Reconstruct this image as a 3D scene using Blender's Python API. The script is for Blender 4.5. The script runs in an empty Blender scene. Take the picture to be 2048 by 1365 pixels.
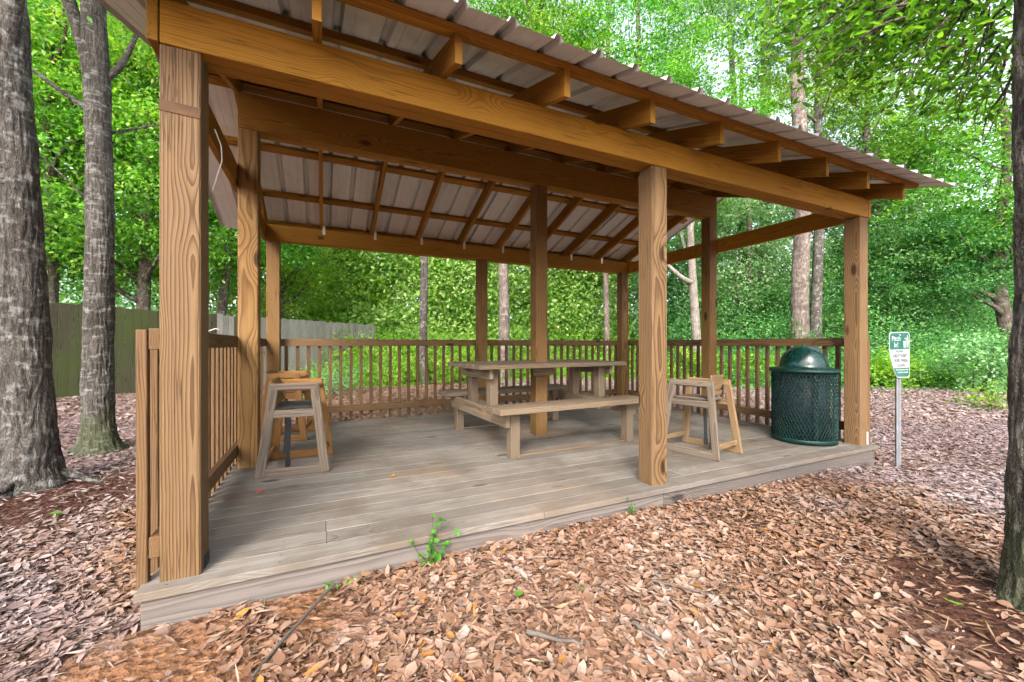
import bpy, bmesh, math, random
import numpy as np
from mathutils import Vector, Matrix, Euler

scene = bpy.context.scene
COL = scene.collection
rnd = random.Random(7)

# ------------------------------------------------------------------ camera
CAM = Vector((0.616, -2.132, 0.986))          # deck surface is z = 0
YAW = math.radians(25.0)
cd = bpy.data.cameras.new('camera')
cd.sensor_width = 36.0
cd.lens = 14.22
cd.shift_y = 0.0032
cd.clip_start = 0.05
cd.clip_end = 400
cam = bpy.data.objects.new('camera', cd)
cam.location = CAM
cam.rotation_euler = (math.radians(90), 0, -YAW)
COL.objects.link(cam)
scene.camera = cam

# ------------------------------------------------------------------ sky, sun, exposure
SUN_EL, SUN_AZ = math.radians(38), math.radians(212)      # azimuth clockwise from +Y
w = bpy.data.worlds.new('World')
scene.world = w
w.use_nodes = True
wn, wl = w.node_tree.nodes, w.node_tree.links
bg = wn['Background']
sky = wn.new('ShaderNodeTexSky')
sky.sky_type = 'NISHITA'
sky.sun_disc = False
sky.sun_elevation = SUN_EL
sky.sun_rotation = SUN_AZ
sky.air_density = 1.0
sky.dust_density = 3.0
sky.ozone_density = 1.0
hs = wn.new('ShaderNodeHueSaturation')
hs.inputs['Saturation'].default_value = 0.42
wl.new(sky.outputs[0], hs.inputs['Color'])
wl.new(hs.outputs[0], bg.inputs['Color'])
bg.inputs['Strength'].default_value = 0.15

sd = bpy.data.lights.new('sun', 'SUN')
sd.energy = 1.5
sd.angle = math.radians(25)
sd.color = (1.0, 0.94, 0.84)
sun = bpy.data.objects.new('sun', sd)
sdir = Vector((math.sin(SUN_AZ) * math.cos(SUN_EL), math.cos(SUN_AZ) * math.cos(SUN_EL), math.sin(SUN_EL)))
sun.rotation_euler = sdir.to_track_quat('Z', 'Y').to_euler()
sun.location = (0, 0, 20)
COL.objects.link(sun)

scene.view_settings.view_transform = 'Standard'
scene.view_settings.look = 'None'
scene.view_settings.gamma = 1.0
scene.view_settings.exposure = 2.2
scene.render.engine = 'CYCLES'
scene.cycles.use_denoising = True
scene.cycles.max_bounces = 5
scene.cycles.diffuse_bounces = 3
scene.cycles.glossy_bounces = 2
scene.cycles.transmission_bounces = 2
scene.cycles.use_fast_gi = True
scene.cycles.fast_gi_method = 'REPLACE'
scene.cycles.ao_bounces_render = 2
w.light_settings.distance = 0.7
scene.cycles.use_adaptive_sampling = True
scene.cycles.adaptive_threshold = 0.03
scene.cycles.adaptive_min_samples = 12
scene.cycles.caustics_reflective = False
scene.cycles.caustics_refractive = False

# ------------------------------------------------------------------ helpers
def at(u, z):
    """a place on the plan: u = tangent to the right of the view axis, z = metres ahead"""
    s, c = math.sin(YAW), math.cos(YAW)
    return CAM.x + z * s + u * z * c, CAM.y + z * c - u * z * s

def sstep(a, b, x):
    t = np.clip((x - a) / (b - a), 0, 1)
    return t * t * (3 - 2 * t)

def ground(x, y):
    x = np.asarray(x, float); y = np.asarray(y, float)
    g = -0.165 + 0.012 * np.sin(x * 1.7 + 0.4) * np.cos(y * 1.3) + 0.01 * np.sin(x * 0.6 - y * 0.9)
    g = g + 0.035 * np.exp(-((x - 2.3) / 0.9) ** 2 - ((y + 0.1) / 0.35) ** 2)
    g = g - 0.06 * np.exp(-((x - 6.0) / 0.7) ** 2 - ((y + 0.1) / 0.7) ** 2)
    g = g + 0.17 * sstep(1.6, 4.4, -x)
    g = g + 0.05 * np.exp(-((x + 1.44) ** 2 + (y - 2.28) ** 2) / 0.25)
    return g

def G(x, y):
    return float(ground(x, y))

def props(o, label=None, category=None, group=None, kind=None):
    if label: o['label'] = label
    if category: o['category'] = category
    if group: o['group'] = group
    if kind: o['kind'] = kind
    return o

def link(name, me, mat=None, parent=None, M=None):
    o = bpy.data.objects.new(name, me)
    COL.objects.link(o)
    if mat is not None and len(me.materials) == 0:
        me.materials.append(mat)
    if parent is not None:
        o.parent = parent
    if M is not None:
        o.matrix_basis = M
    return o

def thing(name, loc, label, category, group=None, rz=0.0):
    o = bpy.data.objects.new(name, None)
    o.empty_display_size = 0.1
    o.location = loc
    o.rotation_euler = (0, 0, rz)
    COL.objects.link(o)
    return props(o, label, category, group)

_box = {}
def box_mesh(L, w_, t, mat, ch=0.003):
    key = (round(L, 4), round(w_, 4), round(t, 4), mat.name, ch)
    if key in _box:
        return _box[key]
    bm = bmesh.new()
    bmesh.ops.create_cube(bm, size=1)
    for v in bm.verts:
        v.co = Vector((v.co.x * L, v.co.y * w_, v.co.z * t))
    if ch:
        bmesh.ops.bevel(bm, geom=list(bm.edges), offset=ch, segments=1, affect='EDGES')
    me = bpy.data.meshes.new('board')
    bm.to_mesh(me); bm.free()
    me.materials.append(mat)
    _box[key] = me
    return me

def frame(p0, p1, wdir):
    p0, p1 = Vector(p0), Vector(p1)
    X = (p1 - p0).normalized()
    Y = Vector(wdir); Y = (Y - X * Y.dot(X)).normalized()
    Z = X.cross(Y)
    M = Matrix((X, Y, Z)).transposed().to_4x4()
    M.translation = (p0 + p1) / 2
    return M, (p1 - p0).length

def bar(name, parent, p0, p1, w_, t, mat, wdir=(0, 0, 1), ch=0.003, off=Vector((0, 0, 0))):
    """a board from p0 to p1 (its centre line), w_ wide along wdir and t thick; grain runs along it"""
    M, L = frame(Vector(p0) - off, Vector(p1) - off, wdir)
    return link(name, box_mesh(L, w_, t, mat, ch), None, parent, M)

def np_mesh(name, verts, faces, mat=None, tint=None, smooth=False):
    """verts (n,3), faces (m,k) all the same size"""
    me = bpy.data.meshes.new(name)
    verts = np.ascontiguousarray(verts, np.float32); faces = np.ascontiguousarray(faces, np.int32)
    m, k = faces.shape
    me.vertices.add(len(verts)); me.vertices.foreach_set('co', verts.ravel())
    me.loops.add(m * k); me.loops.foreach_set('vertex_index', faces.ravel())
    me.polygons.add(m)
    me.polygons.foreach_set('loop_start', np.arange(0, m * k, k, dtype=np.int32))
    me.polygons.foreach_set('loop_total', np.full(m, k, np.int32))
    if smooth:
        me.polygons.foreach_set('use_smooth', np.ones(m, bool))
    me.update(calc_edges=True)
    if tint is not None:
        a = me.attributes.new('tint', 'FLOAT', 'POINT')
        a.data.foreach_set('value', np.ascontiguousarray(tint, np.float32))
    if mat: me.materials.append(mat)
    return me

def bm_mesh(name, bm, mat, smooth=False):
    me = bpy.data.meshes.new(name)
    if smooth:
        for f in bm.faces: f.smooth = True
    bm.to_mesh(me); bm.free()
    me.materials.append(mat)
    return me

# ------------------------------------------------------------------ materials
class NT:
    def __init__(s, name):
        s.m = bpy.data.materials.new(name); s.m.use_nodes = True
        s.n = s.m.node_tree.nodes; s.l = s.m.node_tree.links
        s.b = s.n['Principled BSDF']; s.out = s.n['Material Output']
    def N(s, t, **kw):
        n = s.n.new(t)
        for k, v in kw.items(): setattr(n, k, v)
        return n
    def set(s, sock, v):
        if hasattr(v, 'links') or isinstance(v, bpy.types.NodeSocket): s.l.new(v, sock)
        else: sock.default_value = v
    def math(s, op, a, b=None, c=None, clamp=False):
        n = s.N('ShaderNodeMath', operation=op, use_clamp=clamp)
        for i, v in enumerate((a, b, c)):
            if v is not None: s.set(n.inputs[i], v)
        return n.outputs[0]
    def vmul(s, v, f):
        n = s.N('ShaderNodeVectorMath', operation='MULTIPLY'); s.l.new(v, n.inputs[0]); n.inputs[1].default_value = f
        return n.outputs[0]
    def noise(s, vec, scale, detail=3, rough=0.5, dist=0.0):
        n = s.N('ShaderNodeTexNoise'); s.l.new(vec, n.inputs['Vector'])
        n.inputs['Scale'].default_value = scale; n.inputs['Detail'].default_value = detail
        n.inputs['Roughness'].default_value = rough; n.inputs['Distortion'].default_value = dist
        return n.outputs['Fac']
    def ramp(s, fac, stops, interp='LINEAR'):
        n = s.N('ShaderNodeValToRGB'); n.color_ramp.interpolation = interp
        e = n.color_ramp.elements
        while len(e) < len(stops): e.new(0.5)
        for el, (p, c) in zip(e, stops):
            el.position = p
            el.color = (*c, 1) if hasattr(c, '__len__') else (c, c, c, 1)
        s.l.new(fac, n.inputs[0])
        return n.outputs[0]
    def mix(s, fac, a, b, mode='MIX'):
        n = s.N('ShaderNodeMix', data_type='RGBA', blend_type=mode)
        s.set(n.inputs[0], fac)
        for sock, v in ((n.inputs[6], a), (n.inputs[7], b)):
            if isinstance(v, tuple): sock.default_value = (*v, 1)
            else: s.l.new(v, sock)
        return n.outputs[2]
    def bump(s, h, strength, dist):
        n = s.N('ShaderNodeBump'); n.inputs['Strength'].default_value = strength
        n.inputs['Distance'].default_value = dist; s.l.new(h, n.inputs['Height'])
        s.l.new(n.outputs[0], s.b.inputs['Normal'])

def wood(name, light, dark, grey=(0.4, 0.36, 0.32), wear=0.2, ring=0.011, rough=0.72, knots=True, contrast=1.0, stain=0.0, green=0.0, checks=0.6, kscale=1.0):
    """flat-sawn lumber: growth rings of a log cut along local X, knots, fibre, weathering"""
    light, dark, grey = [tuple(c * 0.49 for c in q) for q in (light, dark, grey)]
    t = NT(name)
    tc = t.N('ShaderNodeTexCoord').outputs['Object']
    oi = t.N('ShaderNodeObjectInfo').outputs['Random']
    comb = t.N('ShaderNodeCombineXYZ')
    t.l.new(t.math('MULTIPLY', oi, 53.0), comb.inputs[0])
    t.l.new(t.math('MULTIPLY', oi, 17.0), comb.inputs[1])
    t.l.new(t.math('MULTIPLY', oi, 31.0), comb.inputs[2])
    add = t.N('ShaderNodeVectorMath', operation='ADD'); t.l.new(tc, add.inputs[0]); t.l.new(comb.outputs[0], add.inputs[1])
    sv = add.outputs[0]                                        # shifted per piece
    sep = t.N('ShaderNodeSeparateXYZ'); t.l.new(tc, sep.inputs[0])
    warp = t.noise(t.vmul(sv, (0.9, 5, 5)), 1.0, 2, 0.5)
    warp2 = t.noise(t.vmul(sv, (3.0, 14, 14)), 1.0, 2, 0.5)
    oy = t.math('MULTIPLY', t.math('SUBTRACT', t.math('FRACT', t.math('MULTIPLY', oi, 7.31)), 0.5), 0.09)
    oz = t.math('ADD', t.math('MULTIPLY', t.math('FRACT', t.math('MULTIPLY', oi, 13.7)), 0.07), 0.045)
    dy = t.math('SUBTRACT', sep.outputs[1], oy); dz = t.math('SUBTRACT', sep.outputs[2], oz)
    r = t.math('SQRT', t.math('ADD', t.math('MULTIPLY', dy, dy), t.math('MULTIPLY', dz, dz)))
    r = t.math('ADD', r, t.math('MULTIPLY', warp, 0.055))
    r = t.math('ADD', r, t.math('MULTIPLY', warp2, 0.009))
    kn = None
    if knots:
        v = t.N('ShaderNodeTexVoronoi'); v.feature = 'F1'; v.inputs['Scale'].default_value = 1.0
        t.l.new(t.vmul(sv, (1.7 * kscale, 4.2, 4.2)), v.inputs['Vector'])
        kd = v.outputs['Distance']
        near = t.ramp(kd, [(0.02, 1.0), (0.42, 0.0)], 'EASE')
        kn = t.ramp(kd, [(0.075, 1.0), (0.13, 0.0)])
        r = t.math('ADD', r, t.math('MULTIPLY', near, 0.035))
    ph = t.math('FRACT', t.math('DIVIDE', r, ring))
    rings = t.ramp(ph, [(0.0, 0.15), (0.5, 0.45), (0.82, 1.0), (0.93, 0.95), (1.0, 0.15)])
    fib = t.noise(t.vmul(sv, (5, 260, 260)), 1.0, 3, 0.6)
    f = t.math('ADD', t.math('MULTIPLY', rings, 0.72 * contrast), t.math('MULTIPLY', t.math('SUBTRACT', fib, 0.4), 0.7), clamp=True)
    col = t.mix(f, light, dark)
    big = t.noise(t.vmul(sv, (1.2, 9, 9)), 1.0, 3, 0.6)
    g = t.math('MULTIPLY', t.ramp(big, [(0.3, 0.3), (0.7, 1.0)]), wear)
    col = t.mix(g, col, t.mix(f, grey, tuple(c * 0.45 for c in grey)))
    # piece to piece difference
    val = t.math('ADD', t.math('MULTIPLY', t.math('FRACT', t.math('MULTIPLY', oi, 3.77)), 0.34), 0.83)
    hsv = t.N('ShaderNodeHueSaturation'); t.l.new(col, hsv.inputs['Color']); t.l.new(val, hsv.inputs['Value'])
    col = hsv.outputs[0]
    if knots:
        col = t.mix(t.math('MULTIPLY', kn, 0.85), col, tuple(c * 0.32 for c in dark))
    if checks:
        ck = t.noise(t.vmul(sv, (0.7, 30, 30)), 1.0, 3, 0.6, 0.3)
        ckm = t.ramp(ck, [(0.478, 0.0), (0.492, 1.0), (0.502, 1.0), (0.514, 0.0)])
        ckp = t.ramp(t.noise(t.vmul(sv, (1.1, 3, 3)), 1.7, 2, 0.5), [(0.5, 0.0), (0.6, 1.0)])
        col = t.mix(t.math('MULTIPLY', t.math('MULTIPLY', ckm, ckp), checks), col, tuple(c * 0.25 for c in dark))
    gp = t.N('ShaderNodeNewGeometry').outputs['Position']
    if stain:
        sn = t.noise(gp, 1.5, 5, 0.62)
        col = t.mix(t.math('MULTIPLY', t.ramp(sn, [(0.44, 0.0), (0.62, 1.0)]), stain), col, (0.085, 0.066, 0.052))
        sn2 = t.noise(gp, 0.8, 4, 0.6)
        col = t.mix(t.math('MULTIPLY', t.ramp(sn2, [(0.5, 0.0), (0.68, 1.0)]), stain * 0.7), col, (0.20, 0.14, 0.098))
    if green:
        gn = t.noise(gp, 0.55, 4, 0.6)
        col = t.mix(t.math('MULTIPLY', t.ramp(gn, [(0.42, 0.0), (0.62, 1.0)]), green), col, (0.055, 0.07, 0.022))
    t.l.new(col, t.b.inputs['Base Color'])
    t.b.inputs['Roughness'].default_value = rough
    t.b.inputs['Specular IOR Level'].default_value = 0.15
    t.bump(t.math('ADD', t.math('MULTIPLY', rings, 0.5), fib), 0.35, 0.0012)
    return t.m

M_POST = wood('post_wood', (0.42, 0.25, 0.115), (0.11, 0.047, 0.016), (0.32, 0.23, 0.145), 0.28, 0.0115, contrast=1.1)
M_POSTIN = wood('shade_warmed_post_wood', (0.45, 0.25, 0.088), (0.13, 0.055, 0.014), (0.34, 0.22, 0.11), 0.25, 0.0105)  # inner posts: less weathered, and colour warmed against bluish shade under the roof
M_BEAM = wood('beam_wood', (0.62, 0.30, 0.034), (0.28, 0.105, 0.009), (0.46, 0.24, 0.05), 0.14, 0.0085, contrast=0.8, kscale=1.5)
M_RAFT = wood('rafter_wood', (0.62, 0.30, 0.042), (0.28, 0.108, 0.012), (0.46, 0.25, 0.065), 0.16, 0.009)
M_BAL = wood('railing_wood', (0.29, 0.16, 0.066), (0.115, 0.05, 0.018), (0.26, 0.19, 0.13), 0.35, 0.008)
M_DECK = wood('deck_wood', (0.39, 0.335, 0.275), (0.17, 0.137, 0.11), (0.37, 0.345, 0.32), 0.65, 0.009, 0.85, contrast=.9, stain=0.75)
M_FASC = wood('fascia_wood', (0.30, 0.245, 0.21), (0.13, 0.10, 0.085), (0.26, 0.235, 0.23), 0.6, 0.014, 0.8)
M_TABLE = wood('table_wood', (0.37, 0.255, 0.155), (0.145, 0.088, 0.047), (0.32, 0.275, 0.22), 0.6, 0.011)
M_GREYW = wood('weathered_chair_wood', (0.34, 0.26, 0.185), (0.135, 0.09, 0.06), (0.30, 0.26, 0.225), 0.55, 0.008, knots=False)
M_ORANGE = wood('varnished_chair_wood', (0.44, 0.205, 0.06), (0.21, 0.085, 0.022), (0.4, 0.27, 0.15), 0.25, 0.008, 0.5, knots=False, contrast=0.6)
M_TAN = wood('tan_chair_wood', (0.46, 0.29, 0.14), (0.2, 0.11, 0.05), (0.4, 0.31, 0.22), 0.35, 0.008, knots=False)
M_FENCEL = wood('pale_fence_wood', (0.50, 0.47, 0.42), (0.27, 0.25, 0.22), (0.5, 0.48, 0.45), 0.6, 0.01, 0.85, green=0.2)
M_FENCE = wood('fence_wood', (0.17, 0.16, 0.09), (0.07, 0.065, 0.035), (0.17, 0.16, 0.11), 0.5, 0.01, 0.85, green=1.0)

def simple(name, col, rough=0.5, metal=0.0, var=0.0, spec=0.5, coat=0.0):
    t = NT(name)
    gp = t.N('ShaderNodeTexCoord').outputs['Object']
    n = t.noise(gp, 9.0, 5, 0.6)
    c = t.mix(t.ramp(n, [(0.35, 0.0), (0.7, 1.0)]), tuple(x * (1 - var) for x in col), tuple(min(1, x * (1 + var)) for x in col))
    t.l.new(c, t.b.inputs['Base Color'])
    t.l.new(t.math('ADD', t.math('MULTIPLY', n, 0.2), rough - 0.1), t.b.inputs['Roughness'])
    t.b.inputs['Metallic'].default_value = metal
    t.b.inputs['Specular IOR Level'].default_value = spec
    t.b.inputs['Coat Weight'].default_value = coat
    return t.m

M_ROOF = simple('roof_sheet', (0.47, 0.475, 0.47), 0.5, 0.0, 0.07, 0.4)
M_GALV = simple('galvanised_steel', (0.42, 0.44, 0.47), 0.45, 0.8, 0.15)
M_TIE = simple('zinc_plate', (0.55, 0.55, 0.55), 0.5, 0.7, 0.1)
M_GREEN = simple('green_plastic_coating', (0.0016, 0.021, 0.018), 0.5, 0, 0.3, 0.3)
M_DOME = simple('green_dome_plastic', (0.0016, 0.023, 0.019), 0.27, 0, 0.3, 0.45, 0.15)
M_LINER = simple('dark_liner', (0.008, 0.02, 0.028), 0.6, 0, 0.2)
M_SIGNG = simple('sign_green', (0.0, 0.075, 0.052), 0.45, 0, 0.06)
M_SIGNW = simple('sign_white', (0.27, 0.285, 0.285), 0.5, 0, 0.05)
M_INK = simple('sign_ink', (0.05, 0.06, 0.06), 0.5, 0, 0.05)
M_STRAP = simple('black_strap', (0.012, 0.012, 0.014), 0.6, 0, 0.2)
M_TAPE = simple('tape_residue', (0.075, 0.034, 0.012), 0.6, 0, 0.4, 0.15)
M_WIRE = simple('white_wire', (0.5, 0.49, 0.46), 0.5, 0, 0.1)
M_STICK = simple('dead_twig', (0.085, 0.07, 0.06), 0.85, 0, 0.4, 0.2)
M_RED = simple('red_scrap', (0.45, 0.04, 0.05), 0.6, 0, 0.2)

def leafmat(name, stops, trans=0.35, rough=0.5, tboost=(1.1, 1.25, 0.5), spec=0.35):
    t = NT(name)
    a = t.N('ShaderNodeAttribute'); a.attribute_name = 'tint'
    col = t.ramp(a.outputs['Fac'], stops)
    oi = t.N('ShaderNodeObjectInfo').outputs['Random']
    hsv = t.N('ShaderNodeHueSaturation'); t.l.new(col, hsv.inputs['Color'])
    t.l.new(t.math('ADD', t.math('MULTIPLY', oi, 0.035), 0.4825), hsv.inputs['Hue'])
    t.l.new(t.math('ADD', t.math('MULTIPLY', t.math('FRACT', t.math('MULTIPLY', oi, 9.1)), 0.3), 0.85), hsv.inputs['Value'])
    col = hsv.outputs[0]
    if name == 'dead_leaf':
        gp = t.N('ShaderNodeNewGeometry').outputs['Position']
        sp = t.N('ShaderNodeSeparateXYZ'); t.l.new(gp, sp.inputs[0])
        old = t.math('ADD', t.math('MAXIMUM', t.math('MULTIPLY', sp.outputs[0], -.55), t.math('MULTIPLY', t.math('SUBTRACT', sp.outputs[0], 4.0), .25)), t.math('MULTIPLY', t.math('SUBTRACT', t.noise(gp, 1.1, 4, .6), .5), 2.4))
        aged = t.N('ShaderNodeHueSaturation'); t.l.new(col, aged.inputs['Color']); aged.inputs['Saturation'].default_value = .5
        col = t.mix(t.math('MULTIPLY', t.ramp(old, [(0.0, 0.0), (.5, 1.0)]), .9), col, t.mix(1.0, aged.outputs[0], (1.0, .95, 1.06), 'MULTIPLY'))
    t.l.new(col, t.b.inputs['Base Color'])
    t.b.inputs['Roughness'].default_value = rough
    t.b.inputs['Specular IOR Level'].default_value = spec
    if trans:
        tr = t.N('ShaderNodeBsdfTranslucent')
        t.l.new(t.mix(1.0, col, tboost, 'MULTIPLY'), tr.inputs['Color'])
        mx = t.N('ShaderNodeMixShader'); mx.inputs[0].default_value = trans
        t.l.new(t.b.outputs[0], mx.inputs[1]); t.l.new(tr.outputs[0], mx.inputs[2])
        t.l.new(mx.outputs[0], t.out.inputs['Surface'])
    return t.m

L_OAK = leafmat('oak_leaf', [(0, (0.045, 0.15, 0.016)), (0.45, (0.10, 0.28, 0.028)), (0.8, (0.19, 0.41, 0.04)), (1, (0.32, 0.5, 0.08))], 0.5)
L_DARK = leafmat('deep_green_leaf', [(0, (0.035, 0.12, 0.03)), (0.5, (0.08, 0.23, 0.06)), (0.85, (0.15, 0.33, 0.1)), (1, (0.26, 0.42, 0.16))], 0.5)
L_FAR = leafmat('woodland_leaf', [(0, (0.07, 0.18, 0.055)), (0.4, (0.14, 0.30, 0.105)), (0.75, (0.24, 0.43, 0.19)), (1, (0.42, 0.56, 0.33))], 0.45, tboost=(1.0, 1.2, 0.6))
L_GAP = leafmat('sunlit_woodland_leaf', [(0, (0.07, 0.20, 0.03)), (0.35, (0.16, 0.34, 0.06)), (0.7, (0.30, 0.48, 0.11)), (1, (0.48, 0.60, 0.26))], 0.5)  # woodland leaf with the clearing's sunlight put into its colour
L_NEAR = leafmat('near_oak_leaf', [(0, (0.035, 0.13, 0.012)), (0.5, (0.075, 0.235, 0.022)), (1, (0.17, 0.36, 0.04))], 0.62, tboost=(1.2, 1.3, 0.5))
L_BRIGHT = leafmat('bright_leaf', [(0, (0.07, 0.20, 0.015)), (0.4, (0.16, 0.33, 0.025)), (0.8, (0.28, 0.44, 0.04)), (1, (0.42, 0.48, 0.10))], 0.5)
L_LITTER = leafmat('dead_leaf', [(0, (0.075, 0.038, 0.023)), (0.15, (0.135, 0.07, 0.04)), (0.35, (0.185, 0.102, 0.06)), (0.5, (0.195, 0.122, 0.085)), (0.65, (0.23, 0.13, 0.079)), (0.82, (0.225, 0.15, 0.11)), (0.93, (0.245, 0.18, 0.14)), (0.97, (0.27, 0.225, 0.195)), (1.0, (0.27, 0.12, 0.028))], 0.0, 0.6, spec=0.3)

def bark(name, a, b, lichen=(0.45, 0.47, 0.42), lich=0.5, moss=0.6, zs=6.0, scale=26.0):
    t = NT(name)
    tc = t.N('ShaderNodeTexCoord').outputs['Object']
    n1 = t.noise(t.vmul(tc, (1, 1, 0.3)), scale * 1.3, 8, 0.72, 0.4)
    v = t.N('ShaderNodeTexVoronoi'); v.feature = 'DISTANCE_TO_EDGE'; v.inputs['Scale'].default_value = scale * 1.4
    wv = t.N('ShaderNodeVectorMath', operation='ADD'); t.l.new(t.vmul(tc, (1, 1, 0.24)), wv.inputs[0])
    nz = t.N('ShaderNodeTexNoise'); nz.inputs['Scale'].default_value = 14; nz.inputs['Detail'].default_value = 4; t.l.new(tc, nz.inputs['Vector'])
    t.l.new(t.vmul(nz.outputs['Color'], (.12, .12, .12)), wv.inputs[1]); t.l.new(wv.outputs[0], v.inputs['Vector'])
    crack = t.ramp(v.outputs['Distance'], [(0.0, 0.0), (0.22, 1.0)])
    h = t.math('ADD', t.math('MULTIPLY', crack, 0.22), n1)
    col = t.mix(t.ramp(h, [(0.4, 0.0), (0.9, 1.0)]), tuple(q * .75 for q in a), tuple(q * .75 for q in b))
    fis = t.noise(t.vmul(tc, (1, 1, 0.11)), 34.0, 5, 0.7, 1.2)
    col = t.mix(t.math('MULTIPLY', t.ramp(fis, [(0.36, 1.0), (0.47, 0.0)]), .5), col, tuple(q * .3 for q in a))
    h = t.math('ADD', h, t.math('MULTIPLY', t.ramp(fis, [(0.34, 0.0), (0.5, 1.0)]), .5))
    big = t.noise(tc, 2.6, 4, 0.6)
    col = t.mix(t.math('MULTIPLY', t.ramp(big, [(0.45, 0.0), (0.62, 1.0)]), 0.5), col, tuple(x * 0.5 for x in a))
    ln = t.noise(t.vmul(tc, (1, 1, zs / 6)), 9.0, 5, 0.65)
    col = t.mix(t.math('MULTIPLY', t.ramp(ln, [(0.53, 0.0), (0.63, 1.0)]), lich * .6), col, lichen)
    if moss:
        sp = t.N('ShaderNodeSeparateXYZ'); t.l.new(tc, sp.inputs[0])
        mn = t.math('ADD', sp.outputs[2], t.math('MULTIPLY', t.noise(tc, 6.0, 4, 0.6), -0.7))
        col = t.mix(t.math('MULTIPLY', t.ramp(mn, [(0.0, 1.0), (0.16, 0.0)]), moss), col, (0.05, 0.07, 0.016))
    t.l.new(col, t.b.inputs['Base Color'])
    t.b.inputs['Roughness'].default_value = 0.9
    t.b.inputs['Specular IOR Level'].default_value = 0.15
    t.bump(h, 1.0, 0.022)
    return t.m

B_GREY = bark('grey_bark', (0.06, 0.05, 0.043), (0.215, 0.188, 0.165), lich=0.6)
B_OAK = bark('lichened_oak_bark', (0.055, 0.047, 0.041), (0.20, 0.18, 0.163), (0.27, 0.265, 0.25), 1.0, 0.0, 9)
B_MOSSY = bark('mossy_oak_bark', (0.055, 0.047, 0.041), (0.21, 0.188, 0.168), (0.27, 0.265, 0.25), 1.0, 0.45, 16)
B_EDGE = bark('edge_oak_bark', (0.085, 0.073, 0.062), (0.30, 0.265, 0.235), (0.33, 0.325, 0.3), 0.9, 0.5)
B_PINE = bark('pine_bark', (0.10, 0.07, 0.058), (0.33, 0.27, 0.235), (0.42, 0.39, 0.36), 0.6, 0.0, 6, 14)
B_DARK = bark('dark_bark', (0.07, 0.05, 0.042), (0.24, 0.19, 0.155), lich=0.4, moss=0)
B_PALE = bark('pale_bark', (0.2, 0.16, 0.13), (0.46, 0.41, 0.36), lich=0.5, moss=0)

# ground: leaf mould with red soil patches
t = NT('leaf_mould')
gp = t.N('ShaderNodeNewGeometry').outputs['Position']
v1 = t.N('ShaderNodeTexVoronoi'); v1.inputs['Scale'].default_value = 26; t.l.new(t.vmul(gp, (1.0, 1.0, 0.2)), v1.inputs['Vector'])
sepc = t.N('ShaderNodeSeparateColor'); t.l.new(v1.outputs['Color'], sepc.inputs[0])
lc = t.ramp(sepc.outputs[0], [(0, (0.05, 0.025, 0.016)), (0.3, (0.14, 0.075, 0.048)), (0.65, (0.25, 0.15, 0.105)), (1, (0.32, 0.22, 0.175))])
soil = t.ramp(t.noise(gp, 60, 5, 0.7), [(0.3, (0.028, 0.012, 0.009)), (0.7, (0.085, 0.038, 0.025))])
# bare ground: around the trunks and at the deck's corner
def spot(cx, cy, r0, r1):
    d = t.N('ShaderNodeVectorMath', operation='DISTANCE'); t.l.new(t.vmul(gp, (1, 1, 0)), d.inputs[0]); d.inputs[1].default_value = (cx, cy, 0)
    dn = t.math('ADD', d.outputs['Value'], t.math('MULTIPLY', t.math('SUBTRACT', t.noise(gp, 3.0, 3, 0.6), 0.5), 0.5))
    return t.ramp(t.math('DIVIDE', dn, r1), [(r0 / r1, 1.0), (1.0, 0.0)])
BARE = [(-1.15, 2.0, 0.4, 1.0), (3.3, -1.5, 0.35, 0.8), (0.15, -0.38, 0.2, 0.55), (0.52, -0.2, 0.08, 0.33), (-0.25, -0.55, 0.1, 0.45), (5.8, -0.1, 0.1, 0.4)]
m = None
for b_ in BARE:
    s_ = spot(*b_)
    m = s_ if m is None else t.math('MAXIMUM', m, s_)
far_n = t.noise(gp, 0.35, 4, 0.6)
col = t.mix(t.math('MULTIPLY', t.ramp(far_n, [(0.5, 0.0), (0.7, 1.0)]), 0.35), lc, (0.10, 0.055, 0.035))
dirt = t.ramp(t.noise(gp, 45, 5, 0.7), [(0.3, (0.11, 0.048, 0.023)), (0.7, (0.23, 0.115, 0.06))])
soilmix = t.mix(spot(0.15, -0.4, 0.5, 0.95), soil, dirt)
col = t.mix(m, col, soilmix)
t.l.new(col, t.b.inputs['Base Color'])
t.b.inputs['Roughness'].default_value = 0.95
t.b.inputs['Specular IOR Level'].default_value = 0.1
t.bump(t.math('ADD', t.noise(gp, 40, 4, 0.6), v1.outputs['Distance']), 1.0, 0.02)
M_GROUND = t.m

# ------------------------------------------------------------------ the ground
xs = np.unique(np.concatenate([np.linspace(-150, -12, 24), np.linspace(-12, 14, 131), np.linspace(14, 150, 24)]))
ys = np.unique(np.concatenate([np.linspace(-100, -6, 18), np.linspace(-6, 18, 121), np.linspace(18, 150, 24)]))
XX, YY = np.meshgrid(xs, ys)
ZZ = ground(XX, YY)
nx, ny = len(xs), len(ys)
idx = np.arange(nx * ny).reshape(ny, nx)
F = np.stack([idx[:-1, :-1], idx[:-1, 1:], idx[1:, 1:], idx[1:, :-1]], -1).reshape(-1, 4)
gr = link('ground', np_mesh('ground', np.stack([XX, YY, ZZ], -1).reshape(-1, 3), F, M_GROUND, smooth=True))
props(gr, 'woodland floor covered with dead leaves', None, None, 'structure')

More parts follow.
